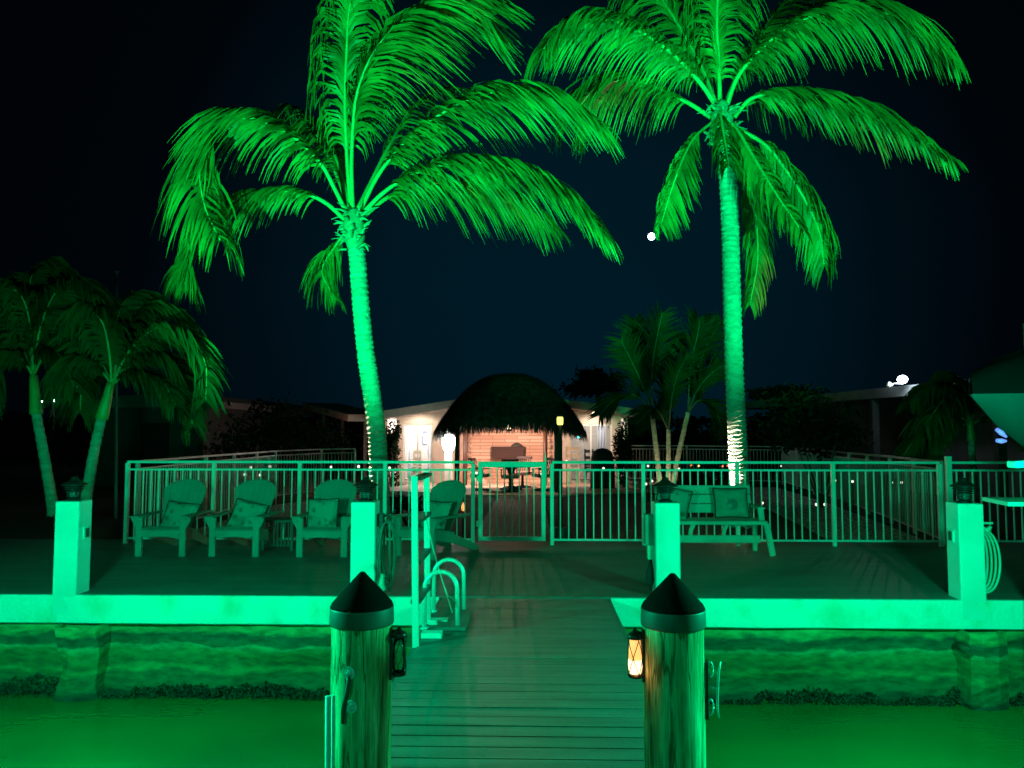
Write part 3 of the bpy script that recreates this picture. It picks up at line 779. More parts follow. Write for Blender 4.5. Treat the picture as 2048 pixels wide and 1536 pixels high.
onchair(1, -.0, .42, .48, (R(-24), R(14), R(6)), 'tilted patterned pillow on the second lounge chair from the left', seed=2)
onchair(2, -.06, .24, .53, (R(-12), R(-2), R(-10)), 'upright two tone pillow on the third lounge chair', seed=3)
onchair(3, 0, .43, .50, (R(-26), R(0), 0), 'pillow leaning on the back of the sideways lounge chair', seed=4)
# little side table
c = G(577, 1090, 0)
t = thing('side_table', 'small dark side table between the second and third lounge chairs', 'side table', (c.x, 10.75, 0))
mb = MB(); mb.bb((c.x - .24, 10.55, .38), (c.x + .24, 10.95, .41)); mb.build('table_top', M['cap_band'], t, bevel=.004)
for sx in (-1, 1):
    for sy in (-1, 1):
        mb = MB(); mb.box((c.x + sx * .2, 10.75 + sy * .17, .19), (.035, .035, .38)); mb.build('leg', M['cap_band'], t)
mb = MB()
for k in range(7): mb.box((c.x - .15 + .05 * k, 10.75 - .17, .22), (.018, .018, .31))
mb.box((c.x, 10.75, .06), (.38, .32, .02)); mb.build('slats', M['cap_band'], t)

# ================================================================== BENCH
bx0 = G(1296, 1105, 0).x; bx1 = G(1532, 1105, 0).x; bc = (bx0 + bx1) / 2; by = 10.28; hw = (bx1 - bx0) / 2
t = thing('garden_bench', 'pale slatted garden bench with two pillows against the fence behind the pillar', 'bench', (bc, by, 0))
m_ = M['plastic2'] = mat('bench_wood', (.40, .45, .36), (.33, .38, .30), 5, .6, bump=.1, bscale=50)
for sx in (-1, 1):
    mb = MB(); mb.bar((bc + sx * hw, by - .02, 0), (bc + sx * (hw - .07), by - .0, .415), .075, .05, up=(0, 1, 0)); mb.build('leg', m_, t, bevel=.004)
    mb = MB(); mb.bar((bc + sx * (hw - .1), by + .45, 0), (bc + sx * (hw - .1), by + .42, .42), .06, .05, up=(0, 1, 0)); mb.build('leg', m_, t)
    mb = MB(); mb.bb((bc + sx * (hw - .13) - .045, by + .0, .6), (bc + sx * (hw - .13) + .045, by + .44, .63)); mb.build('armrest', m_, t, bevel=.004)
    mb = MB(); mb.box((bc + sx * (hw - .13), by + .03, .53), (.07, .05, .145), (0, R(-6 * sx), 0)); mb.build('arm_support', m_, t)
mb = MB()
for k in range(4): mb.bb((bc - hw + .06, by - .03 + k * .115, .425), (bc + hw - .06, by + .075 + k * .115, .45))
mb.build('seat', m_, t, bevel=.004)
mb = MB()
for k in range(3): mb.box((bc, by + .44 + .03 * k, .57 + .125 * k), (2 * hw - .28, .025, .118), (R(-12), 0, 0))
mb.build('backrest', m_, t, bevel=.003)
mb = MB()
for s in (-1, 1): mb.bar((bc + s * (hw - .2), by + .43, .40), (bc + s * (hw - .2), by + .55, .9), .05, .03, up=(0, 1, 0))
mb.build('back_post', m_, t)
mb = MB(); mb.bb((bc - hw + .12, by + .1, .15), (bc + hw - .12, by + .13, .25)); mb.build('stretcher', m_, t, bevel=.004)
for px in (1388, 1455):
    xb = P(px, 1060, by).x; mb = MB(); mb.add([], [])
    pts = []
    A = [(xb - .06, .25), (xb - .05, .33), (xb - .02, .39), (xb + .01, .42), (xb + .07, .42), (xb + .03, .38), (xb - .0, .32), (xb - .01, .25)]
    mb.prism(A, by + .06, by + .098); mb.build('brace', m_, t)
mb = MB(); mb.bb((bc - hw + .07, by - .048, .405), (bc + hw - .07, by - .03, .45)); mb.build('front_rail', m_, t)
p = P(1462, 1008, by + .3); pillow('square pillow with a round flower print on the right end of the bench', (p.x, by + .30, .66), (R(-14), 0, R(2)), w_=.46, h_=.40, seed=6, m_='pillow_light', circle=True)
p = P(1345, 1010, by + .3); pillow('tilted pillow at the left end of the bench behind the pillar lantern', (p.x, by + .30, .66), (R(-14), R(14), R(-6)), w_=.46, h_=.42, seed=8)

# ================================================================== PALMS
def spline(pts, n):
    pts = [Vector(p) for p in pts]; q = [2 * pts[0] - pts[1]] + pts + [2 * pts[-1] - pts[-2]]; out = []
    m_ = len(pts) - 1
    for i in range(n + 1):
        t = i / n * m_; k = min(int(t), m_ - 1); t -= k
        a, b, c, d = q[k:k + 4]
        out.append(.5 * ((2 * b) + (-a + c) * t + (2 * a - 5 * b + 4 * c - d) * t * t + (-a + 3 * b - 3 * c + d) * t ** 3))
    return out
def frond(mb, pts, Lm=1.1, n=95, side=None, droop=.95, wind=(.18, .05), start=.16, rad=.042, width=.05, tipL=.45, seg=5):
    ps = spline(pts, 70)
    rr = [rad * (1 - .85 * i / 70) + .004 for i in range(71)]
    mb.tube(ps, rr, 6, 1)
    for i in range(n):
        t = start + (1 - start) * (i + random.random() * .6) / n
        t = min(t, .995); k = min(int(t * 70), 69); f_ = t * 70 - k
        p = ps[k].lerp(ps[k + 1], f_); T = (ps[min(k + 2, 70)] - ps[max(k - 1, 0)]).normalized()
        if side is not None: S = Vector(side)
        else:
            S = T.cross(Vector((0, 0, 1)))
            if S.length < .25: S = Vector((1, 0, 0))
        S = (S - T * S.dot(T)).normalized()
        u = (t - start) / (1 - start)
        prof = (.45 + .55 * min(1, u / .25)) * (1 if u < .55 else 1 - (1 - tipL) * (u - .55) / .45)
        clump = .85 + .25 * mnoise.noise(Vector((u * 14, pts[0][0], pts[1][2])))
        for s in (-1, 1):
            Ln = Lm * 1.5 * prof * clump * random.uniform(.88, 1.08)
            d0 = (T * .50 + S * s * .38 + Vector((0, 0, .05)) + Vector([random.uniform(-.12, .12) for _ in range(3)])).normalized()
            g = Vector((wind[0] + T.x * .28 + random.uniform(-.07, .07), wind[1] + S.y * s * .2 + random.uniform(-.1, .1), -1)).normalized()
            q = Vector(p); vs = []; tw = random.uniform(-.9, .9)
            for j in range(seg + 1):
                v = j / seg
                d = d0.lerp(g, min(1, (v ** .5) * droop)).normalized()
                wv = T - d * T.dot(d)
                if wv.length < .2: wv = S - d * S.dot(d)
                wv.normalize(); wv = Matrix.Rotation(tw * (.4 + .6 * v), 3, d) @ wv
                wd = width * (.55 + .45 * math.sin(math.pi * min(1, v + .25))) * (1 - v ** 3) * .5 + .002
                vs += [q - wv * wd, q + wv * wd]
                q = q + d * (Ln / seg)
            mb.add(vs, [(2 * j, 2 * j + 1, 2 * j + 3, 2 * j + 2) for j in range(seg)], 0, True)
def trunk_mb(pts, r0, r1, ring=.085, seg=22, flare=1.45):
    mb = MB(); L_ = sum((Vector(b) - Vector(a)).length for a, b in zip(pts, pts[1:])); n = int(L_ / ring) * 3
    ps = spline(pts, n); vs = []; x = Vector((1, 0, 0))
    for i, p in enumerate(ps):
        t = (ps[min(i + 1, n)] - ps[max(i - 1, 0)]).normalized(); x = (x - t * x.dot(t)).normalized(); y = t.cross(x); u = i / n
        r = r0 + (r1 - r0) * u; r *= 1 + (flare - 1) * math.exp(-u * 14)
        r *= (1.055, .985, .955)[i % 3]
        for k in range(seg):
            a = 2 * math.pi * k / seg
            rr = r * (1 + .05 * mnoise.noise(Vector((math.cos(a) * 1.5, math.sin(a) * 1.5, i * .7))) )
            off = .045 * mnoise.noise(Vector((math.cos(a) * 2, math.sin(a) * 2, i * .31)))
            vs.append(p + (x * math.cos(a) + y * math.sin(a)) * rr + t * off)
    fs = [(i * seg + k, i * seg + (k + 1) % seg, (i + 1) * seg + (k + 1) % seg, (i + 1) * seg + k) for i in range(n) for k in range(seg)]
    mb.add(vs, fs, 0, False); return mb
def pxs(pts, Y0, dY=None):
    n = len(pts); out = []
    for i, p in enumerate(pts):
        y = Y0 + ((dY or 0) * (i / (n - 1)) ** 1.2)
        out.append(P(p[0], p[1], y))
    return out
def coconut(label, trunk_px, Y0, fronds, top_px):
    tp = pxs(trunk_px, Y0)
    t = thing('coconut_palm', label, 'palm tree', (tp[0].x, Y0, gz(Y0)))
    trunk_mb(tp, .172, .152).build('trunk', M['trunk'], t)
    # heart of old leaf bases
    mb = MB(); c = tp[-1]; c0 = tp[-2].lerp(tp[-1], .3)
    ps = spline([c0, c, c + Vector((0, 0, .35))], 12)
    mb.tube(ps, [.14 + .06 * math.sin(math.pi * i / 12) + .015 * random.random() - .06 * (i / 12) ** 3 for i in range(13)], 14, 0)
    for i in range(58):
        a = random.uniform(0, 2 * math.pi); z = random.uniform(-.45, .32); l_ = random.uniform(.12, .34)
        b = c + Vector((.13 * math.cos(a), .13 * math.sin(a), z)); o_ = Vector((math.cos(a), math.sin(a), random.uniform(-.4, 1.0)))
        k1 = b + o_ * l_ * .5; k2 = k1 + (o_ + Vector((random.uniform(-.5, .5), random.uniform(-.5, .5), random.uniform(-1.2, .2)))) * l_ * .4
        r_ = random.uniform(.012, .045); mb.tube([b, k1, k2], [r_, r_ * .8, .006], 6, 0)
    mb.build('leaf_bases', M['fiber'], t)
    for f in fronds:
        mb = MB(); pts, dY = f[0], f[1]; kw = f[2] if len(f) > 2 else {}
        frond(mb, pxs(pts, Y0, dY), **kw)
        mb.build('frond', [M['leaf'], M['rachis']], t)
    return t
PY = 14.0
X_ = (1, 0, 0)
coconut('coconut palm with a leaning trunk rising left of the gate, its fronds swept both ways',
    [(760, 1058), (759, 1000), (757, 930), (753, 860), (741, 770), (731, 700), (722, 610), (715, 520), (708, 455)], PY, [
    ([(700, 440), (668, 375), (640, 325), (590, 275), (540, 247), (480, 236), (430, 258), (404, 305), (400, 360), (412, 420), (440, 480)], -2.2, dict(Lm=1.35, n=130, wind=(-.05, -.1))),
    ([(690, 440), (650, 405), (600, 384), (540, 384), (480, 395), (425, 428), (385, 475), (365, 530), (372, 580)], -1.2, dict(Lm=1.02, n=120, wind=(-.02, 0))),
    ([(696, 455), (672, 490), (652, 520), (645, 550), (672, 600)], 1.6, dict(Lm=.72, n=70, wind=(.1, 0), side=X_, rad=.02)),
    ([(706, 430), (703, 340), (706, 260), (714, 190), (740, 120), (785, 60), (850, 15), (920, 5), (980, 35)], -1.6, dict(Lm=1.6, n=140, wind=(.6, 0), side=(.7, -.7, 0), start=.22)),
    ([(703, 430), (695, 330), (690, 210), (693, 110), (700, 10), (730, -70)], -.6, dict(Lm=1.1, n=95, wind=(.10, 0), side=X_, start=.25)),
    ([(715, 432), (760, 345), (820, 275), (900, 217), (980, 186), (1060, 180), (1135, 205), (1195, 246)], -1.2, dict(Lm=1.25, n=135, wind=(.28, 0))),
    ([(722, 430), (770, 383), (830, 346), (910, 326), (1000, 328), (1080, 352), (1150, 398), (1200, 456)], -1.5, dict(Lm=1.3, n=135, wind=(.16, 0))),
    ([(724, 436), (780, 392), (850, 366), (940, 372), (1030, 400), (1100, 452)], 1.6, dict(Lm=1.25, n=110, wind=(.12, 0))),
    ([(700, 420), (660, 320), (610, 235), (575, 212), (555, 250)], 4.5, dict(Lm=.7, n=60, wind=(.1, 0))),
    ([(715, 420), (780, 290), (830, 210), (890, 175), (950, 185)], 5.5, dict(Lm=.8, n=60, wind=(.1, 0))),
    ([(702, 425), (680, 340), (655, 270), (630, 240), (600, 250)], 3.0, dict(Lm=.9, n=60, wind=(.1, 0))),
    ], None)
coconut('taller coconut palm rising behind the bench, its trunk almost straight',
    [(1481, 1052), (1480, 1000), (1477, 930), (1474, 860), (1469, 760), (1465, 640), (1462, 520), (1459, 420), (1453, 320), (1444, 240)], PY, [
    ([(1428, 205), (1400, 165), (1350, 112), (1290, 68), (1230, 42), (1170, 37), (1120, 55), (1088, 98)], -1.6, dict(Lm=1.15, n=130, wind=(.0, 0))),
    ([(1422, 235), (1375, 205), (1310, 172), (1250, 160), (1200, 172), (1165, 205), (1150, 235)], 1.2, dict(Lm=1.3, n=120, wind=(.1, 0))),
    ([(1440, 215), (1438, 130), (1434, 40), (1440, -60), (1450, -130)], .4, dict(Lm=1.05, n=110, wind=(.1, 0), side=X_)),
    ([(1434, 215), (1400, 130), (1350, 40), (1300, -30), (1240, -70)], .6, dict(Lm=1.1, n=110, wind=(.1, 0), side=X_)),
    ([(1448, 215), (1490, 120), (1550, 30), (1620, -40), (1700, -60)], 1.4, dict(Lm=1.1, n=110, wind=(.15, 0))),
    ([(1452, 215), (1478, 150), (1530, 90), (1600, 42), (1690, 18), (1780, 28), (1850, 60), (1898, 98)], -1.4, dict(Lm=1.2, n=135, wind=(.12, 0))),
    ([(1468, 235), (1505, 196), (1570, 184), (1650, 194), (1740, 224), (1820, 262), (1908, 322)], -.8, dict(Lm=1.0, n=130, wind=(.14, 0), tipL=.3)),
    ([(1424, 245), (1392, 272), (1370, 310), (1348, 365), (1333, 412), (1322, 450)], -.5, dict(Lm=.62, n=100, wind=(.45, 0), side=X_, rad=.026)),
    ([(1470, 255), (1530, 290), (1575, 345), (1615, 410), (1640, 470), (1648, 530)], .8, dict(Lm=.85, n=90, wind=(-.25, 0), side=X_)),
    ([(1462, 270), (1490, 340), (1510, 430), (1515, 520), (1500, 610)], 1.6, dict(Lm=.7, n=80, wind=(0, 0), side=X_)),
    ([(1448, 230), (1440, 225), (1445, 255), (1452, 300), (1458, 335)], -2.0, dict(Lm=.62, n=70, wind=(.1, -.2), side=X_, start=.3)),
    ([(1452, 240), (1475, 262), (1510, 320), (1550, 385), (1598, 455)], -1.6, dict(Lm=.72, n=85, wind=(.05, 0), side=X_)),
    ([(1455, 225), (1520, 200), (1600, 190), (1680, 215), (1740, 260)], 3.5, dict(Lm=.9, n=70, wind=(.1, 0))),
    ], None)
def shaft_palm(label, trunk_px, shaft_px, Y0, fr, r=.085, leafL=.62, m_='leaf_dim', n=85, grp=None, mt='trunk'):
    tp = pxs(trunk_px, Y0); t = thing('feather_palm', label, 'palm tree', (tp[0].x, Y0, gz(Y0)), 0, grp)
    trunk_mb(tp, r, r * .85, .12, 14, 1.2).build('trunk', M[mt], t)
    if shaft_px:
        sp_ = pxs(shaft_px, Y0); mb = MB(); q = spline(sp_, 8); mb.tube(q, [r * (1.15 - .45 * (i / 8)) for i in range(9)], 12, 0); mb.build('crownshaft', M['crownshaft'], t)
    for f in fr:
        mb = MB(); kw = dict(Lm=leafL, n=n, rad=.02, width=.06, droop=.85, start=.12, seg=4); kw.update(f[2] if len(f) > 2 else {})
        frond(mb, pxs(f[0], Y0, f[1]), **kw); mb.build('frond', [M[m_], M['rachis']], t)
    return t
A0 = (66, 752)
shaft_palm('feather palm at the far left edge with a slim leaning trunk', [(108, 1030), (100, 980), (86, 900), (72, 825)], [(72, 828), (67, 750)], 12.2, [
    ([A0, (80, 660), (108, 590), (150, 560), (195, 590)], -.8), ([A0, (62, 660), (45, 595), (10, 575), (-30, 600)], -.6), ([A0, (35, 700), (-5, 690), (-45, 730)], .4),
    ([A0, (100, 690), (150, 680), (190, 720)], .6), ([A0, (40, 715), (0, 735), (-25, 800)], -.5), ([A0, (72, 640), (60, 565), (90, 530), (130, 535)], .5),
    ([A0, (95, 700), (125, 720), (150, 780)], -.8), ([A0, (60, 650), (90, 580), (150, 600)], .9), ([A0, (30, 660), (0, 620), (-40, 640)], .8)], grp='feather palms at the left of the deck')
B0 = (224, 768)
shaft_palm('feather palm left of the deck with a bushy crown blown to the right', [(168, 1030), (175, 980), (188, 905), (203, 835)], [(203, 838), (222, 765)], 11.9, [
    ([B0, (260, 700), (315, 655), (375, 665), (410, 725), (412, 800)], -.8), ([B0, (275, 720), (330, 715), (372, 770), (385, 850)], -.4), ([B0, (218, 700), (205, 645), (175, 620), (140, 640)], -.6),
    ([B0, (190, 705), (145, 675), (100, 690)], .5), ([B0, (185, 725), (140, 730), (110, 770)], -.5), ([B0, (245, 680), (290, 620), (350, 625), (395, 675)], .7),
    ([B0, (230, 690), (240, 620), (270, 590), (310, 600)], .9), ([B0, (265, 745), (320, 760), (350, 810)], -.9), ([B0, (215, 690), (190, 610), (150, 590)], .8), ([B0, (280, 700), (350, 680), (400, 760)], .6),
    ([B0, (195, 740), (165, 780), (160, 820)], .3)], grp='feather palms at the left of the deck', leafL=.66)
# clustered palm in the garden, three stems
t = thing('clustered_palm', 'three stemmed palm with upright fronds between the house and the tall palm', 'palm tree', P(1335, 1000, 19.5))
t.location.z = gz(19.5)
for pts in ([(1322, 1000), (1316, 930), (1308, 860), (1302, 815)], [(1338, 1000), (1337, 930), (1337, 860)], [(1343, 1000), (1353, 930), (1367, 865), (1376, 825)]):
    trunk_mb(pxs(pts, 19.5), .075, .055, .1, 10, 1.2).build('trunk', M['bark2'] if 'bark2' in M else M['trunk'], t)
kw = dict(Lm=.62, n=46, rad=.024, width=.05, droop=.35, start=.2, side=X_, seg=4, wind=(.2, 0))
for pts, dY in (([(1302, 815), (1285, 770), (1262, 720), (1242, 680)], -.5), ([(1302, 812), (1292, 740), (1277, 680), (1268, 640)], .6), ([(1304, 812), (1305, 740), (1313, 680), (1325, 625)], -.3),
                ([(1337, 862), (1343, 800), (1355, 750), (1375, 710)], -.9), ([(1376, 825), (1385, 770), (1410, 700), (1442, 640)], .6), ([(1376, 825), (1395, 780), (1425, 745), (1458, 725)], -.6),
                ([(1376, 825), (1400, 800), (1430, 820), (1448, 870)], -.5), ([(1337, 862), (1322, 830), (1305, 818), (1270, 850)], -.6), ([(1302, 815), (1265, 790), (1228, 800), (1200, 830)], .5),
                ([(1337, 862), (1330, 790), (1340, 720), (1360, 670)], .6), ([(1376, 825), (1380, 740), (1395, 670), (1400, 640)], -.2)):
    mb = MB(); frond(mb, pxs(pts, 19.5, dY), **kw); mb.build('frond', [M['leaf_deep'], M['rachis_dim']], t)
C0 = (1942, 850)
shaft_palm('small bushy palm beyond the fence at the far right', [(1948, 1010), (1946, 950), (1943, 880)], [(1943, 882), (1940, 840)], 15.0, [
    ([C0, (1915, 790), (1870, 770), (1820, 800)], -.4), ([C0, (1900, 820), (1850, 830), (1810, 880)], .3), ([C0, (1930, 780), (1900, 755), (1860, 775)], .6), ([C0, (1955, 790), (1975, 750), (2010, 735)], .3),
    ([C0, (1895, 850), (1840, 870), (1800, 920)], -.4), ([C0, (1985, 830), (2030, 840), (2060, 880)], .4), ([C0, (1925, 800), (1890, 800), (1850, 850)], -.9), ([C0, (1910, 840), (1870, 870), (1850, 920)], -.2)], leafL=.6, r=.07)

# ================================================================== TREES / SHRUBS
def leafy(mb, c, rx, ry, rz_, n, s=.12, seed=0, cl=14):
    rnd = random.Random(seed); cs = []
    for k in range(cl):
        d = Vector((rnd.gauss(0, 1), rnd.gauss(0, 1), rnd.gauss(0, 1))).normalized() * rnd.uniform(.3, .95); cs.append((Vector((d.x * rx, d.y * ry, d.z * rz_)), rnd.uniform(.22, .5)))
    for i in range(n):
        b, q = cs[rnd.randrange(cl)]
        p = Vector(c) + b + Vector((rnd.gauss(0, q * rx * .55), rnd.gauss(0, q * ry * .55), rnd.gauss(0, q * rz_ * .55)))
        u = Vector((rnd.uniform(-1, 1), rnd.uniform(-1, 1), rnd.uniform(-1, 1))).normalized(); v = u.orthogonal().normalized(); L_ = s * rnd.uniform(.6, 1.4)
        mb.add([p - v * L_ * .35, p + u * L_, p + v * L_ * .35, p - u * L_ * .5], [(0, 1, 2, 3)], 0)
def tree(label, px, py, Y0, rx, rz_, n, s=.35, seed=0):
    c = P(px, py, Y0); t = thing('dark_tree', label, 'tree', (c.x, Y0, gz(Y0)), 0, 'dark trees behind the house')
    mb = MB(); mb.tube([(c.x, Y0, gz(Y0)), (c.x + .1, Y0, c.z * .5), (c.x, Y0, c.z)], [.25, .18, .1], 8)
    for k in range(5):
        a = k * 1.3; mb.tube([(c.x, Y0, c.z - rz_ * .6), (c.x + rx * .5 * math.cos(a), Y0 + rx * .5 * math.sin(a), c.z + rz_ * .3 * random.random())], [.09, .03], 6)
    mb.build('trunk', M['bark'], t)
    mb = MB(); leafy(mb, c, rx, rx, rz_, n, s, seed); mb.build('crown', M['bush_dark'], t)
tree('round dark tree behind the right end of the thatched roof', 1195, 765, 42, 1.7, .8, 2600, .2, 3)
tree('low dark treetop right of the tall palm trunk', 1570, 792, 44, 2.4, .5, 1800, .22, 6)
def shrub(label, px, py, Y0, rx, rz_, n=1500, s=.09, seed=0, m_='bush', nm='shrub'):
    c = P(px, py, Y0); t = thing(nm, label, 'shrub', (c.x, Y0, gz(Y0)))
    mb = MB()
    for k in range(5):
        a = k * 1.25; mb.tube([(c.x, Y0, gz(Y0)), (c.x + rx * .5 * math.cos(a), Y0 + rx * .4 * math.sin(a), c.z)], [.025, .01], 5)
    mb.build('stems', M['bark'], t)
    mb = MB(); leafy(mb, c, rx, rx, rz_, n, s, seed); mb.build('foliage', M[m_], t)
shrub('tall shrub against the left corner of the house', 783, 905, 25.6, .35, .9, 1500, .09, 11)
shrub('tall shrub against the right corner of the house beside the covered grill', 1248, 905, 25.6, .38, .95, 1600, .09, 12)
shrub('low shrub behind the path lights left of the gate', 815, 1012, 14.6, .45, .28, 900, .06, 13)
shrub('low garden bed shrub at the foot of the clustered palm', 1395, 955, 20.5, 1.2, .45, 1400, .08, 14)
shrub('dark shrub row in front of the left neighbouring building', 560, 870, 24.0, 2.0, .9, 2200, .12, 15)
shrub('dark shrub in front of the right wing', 1640, 850, 19.0, 1.6, .8, 2200, .12, 16)

mb = MB(); rnd = random.Random(21)
for i in range(9000):
    x = rnd.uniform(-75, 75); top = 2.9 + 1.2 * mnoise.noise(Vector((x * .16, 0, 2))) + .7 * mnoise.noise(Vector((x * .6, 1, 2)))
    p = Vector((x, 66 + rnd.uniform(-2, 2), -.3 + (top + .3) * rnd.random() ** .6)); u = Vector((rnd.uniform(-1, 1), rnd.uniform(-1, 1), rnd.uniform(-1, 1))).normalized(); v = u.orthogonal().normalized(); q_ = rnd.uniform(.35, .7)
    mb.add([p - v * q_ * .5, p + u * q_, p + v * q_ * .5, p - u * q_ * .6], [(0, 1, 2, 3)], 0)
props(mb.build('distant_treeline', M['bush_dark']), 'far black line of trees and bushes along the horizon behind the houses', 'trees', kind='stuff')

# ================================================================== HOUSE
HY = 28.0; hz = gz(25) + .045
def hx(px, Y=HY): return P(px, 850, Y).x
def hzz(py, Y=HY, px=1000): return P(px, py, Y).z
t = thing('main_house', 'low gabled house with lit stone wall and glass doors behind the thatched hut', 'house', (hx(1010), HY, hz))
# wall with door openings: build from strips
eL, eR = hzz(835), hzz(826)
def wallpiece(x0, x1, z0, z1, y0=HY, y1=HY + .2, m_='stucco', name='wall', mbx=None):
    q = mbx or MB(); q.bb((x0, y0, z0), (x1, y1, z1)); return q
mb = MB()
dT = hzz(848)
dl0, dl1 = hx(806), hx(864); dr0, dr1 = hx(1140), hx(1224)
mb.bb((hx(793), HY, hz), (dl0, HY + .2, dT)); mb.bb((dl1, HY, hz), (dr0, HY + .2, dT)); mb.bb((dr1, HY, hz), (hx(1242), HY + .2, dT))
za, zb_, zt = hzz(826), hzz(822), hzz(788)
mb.prism([(hx(793), dT + .0005), (hx(1242), dT + .0005), (hx(1242), zb_), (hx(1010), zt), (hx(793), za)], HY, HY + .2)
mb.build('wall', M['stucco'], t)
mb = MB()
def roofslab(x0, z0, x1, z1, th=.28, y0=HY - 1.0, y1=HY + 7):
    vs = []
    for yy_ in (y0, y1):
        vs += [(x0, yy_, z0), (x1, yy_, z1), (x1, yy_, z1 + th), (x0, yy_, z0 + th)]
    return MB().add(vs, [(0, 1, 2, 3), (7, 6, 5, 4), (0, 4, 5, 1), (3, 2, 6, 7), (0, 3, 7, 4), (1, 5, 6, 2)])
ry = HY - 1.0
pkx, pkz = P(1010, 800, ry).x, P(1010, 800, ry).z
q = P(735, 842, ry); roofslab(q.x, q.z, pkx, pkz).build('roof', M['soffit'], t)
q = P(1280, 834, ry); roofslab(pkx, pkz, q.x, q.z).build('roof', M['soffit'], t)
mb = MB(); mb.bb((hx(926), HY - .06, hz), (hx(1106), HY - .003, hzz(826))); mb.build('stone_wall', M['stonewall'], t)
for a, b in ((919, 926), (1106, 1113)):
    mb = MB(); mb.bb((hx(a), HY - .1, hz), (hx(b), HY - .003, hzz(826))); mb.build('pilaster', M['patio'], t)
def sliding_door(x0, x1, panels, dark=False):
    dr = MB(); w_ = .05
    dr.bb((x0, HY + .06, dT - .07), (x1, HY + .14, dT - .001)); dr.bb((x0, HY + .06, hz), (x1, HY + .14, hz + .07))
    for k in range(panels + 1):
        x = x0 + (x1 - x0 - w_) * k / panels; dr.bb((x, HY + .065, hz + .0705), (x + w_, HY + .135, dT - .0705))
    d = dr.build('sliding_door', M['white'], t)
    gl = MB(); gl.bb((x0 + .02, HY + .098, hz + .05), (x1 - .02, HY + .102, dT - .05)); gl.build('pane', M['glass'], d)
    return d
sliding_door(dl0, dl1, 2); sliding_door(dr0, dr1, 2)
# rooms behind the doors
for k, (a, b) in enumerate(((dl0 - .6, dl1 + .3), (dr0 - .3, dr1 + .5))):
    mb = MB(); mb.bb((a, HY + 2.4, hz - .05), (b, HY + 2.5, dT + .3)); mb.bb((a - .1, HY + .21, hz - .05), (a, HY + 2.4, dT + .3)); mb.bb((b, HY + .21, hz - .05), (b + .1, HY + 2.4, dT + .3))
    mb.bb((a, HY + .21, dT + .2), (b, HY + 2.4, dT + .3)); mb.bb((a, HY + .21, hz - .05), (b, HY + 2.4, hz)); mb.build('interior_room', M['stucco'], t)
    point('room_light', ((a + b) / 2, HY + 1.2, dT), (230, 60)[k], (1, .93, .92), .15, t)
mb = MB()
def curtain(x0, x1, y_):
    n = int((x1 - x0) / .02) + 2; vs = []
    for i in range(n + 1):
        x = x0 + (x1 - x0) * i / n; yy_ = y_ + .03 * math.sin(i * 1.1)
        vs += [(x, yy_, hz + .02), (x, yy_, dT - .02)]
    return MB().add(vs, [(2 * i, 2 * i + 2, 2 * i + 3, 2 * i + 1) for i in range(n)], 0, True)
curtain(hx(852), hx(860), HY + .32).build('curtain', M['curtain'], t)
curtain(hx(812), hx(822), HY + .32).build('curtain', M['curtain'], t)
curtain(hx(1196), hx(1214), HY + .32).build('curtain', M['curtain'], t)
# picture frames and shelf inside the left room
mb = MB()
for (a, b, c_, d_) in ((829, 868, 838, 890), (842, 868, 850, 876), (840, 880, 852, 888)):
    mb.bb((hx(a), HY + 2.34, hzz(d_)), (hx(c_), HY + 2.39, hzz(b)))
mb.build('picture', M['white'], t)
mb = MB(); mb.bb((hx(826), HY + 2.36, hzz(892)), (hx(856), HY + 2.395, hzz(862))); mb.build('picture_board', mat('board_blue', (.10, .12, .18)), t)
for px in (838, 1188):  # eave fixtures and lamps added to brighten the gable wall
    q = P(px, 826, HY - .55); mb = MB(); mb.lathe([(.03, .05), (.07, .03), (.075, 0), (.05, -.02)], q, 12); mb.build('soffit_light', M['warm_glow'], t)
    spot('soffit_lamp', q + Vector((0, -.1, -.2)), (q.x, HY + .4, hz + .4), 52, (1, .80, .62), 160, .5, .08, t)
# lounge items: cream slatted chair shapes
def ladderback(label, px0, px1, Y0, ytop, m_, grp=None):
    a = P(px0, ytop, Y0); b = P(px1, ytop, Y0); x0, x1 = a.x, b.x; zt_ = a.z
    tt = thing('ladderback_chair', label, 'chair', ((x0 + x1) / 2, Y0, hz), 0, grp)
    for x in (x0, x1):
        mb = MB(); mb.bb((x - .025, Y0, hz), (x + .025, Y0 + .05, zt_)); mb.build('leg', m_, tt)
        mb = MB(); mb.bb((x - .025, Y0 - .45, hz), (x + .025, Y0 - .4, hz + .5)); mb.build('leg', m_, tt)
    mb = MB(); H_ = zt_ - hz
    for k in range(4): mb.bb((x0 + .025, Y0 + .01, zt_ - .14 - k * .24), (x1 - .025, Y0 + .04, zt_ - .03 - k * .24))
    mb.build('backrest', m_, tt)
    mb = MB(); mb.bb((x0 - .02, Y0 - .45, hz + .5), (x1 + .02, Y0 + .0, hz + .55)); mb.build('seat', m_, tt)
M['cream'] = mat('cream_wood', (.55, .50, .36), (.48, .43, .31), 8, .6)
ladderback('cream ladder back chair standing at the right glass door', 1133, 1157, 27.3, 893, M['cream'])
ladderback('cream chair seen through the left glass door', 828, 841, 28.9, 900, M['cream'])
ladderback('grey ladder back chair behind the right glass door', 1170, 1186, 29.0, 898, M['dimwall'])

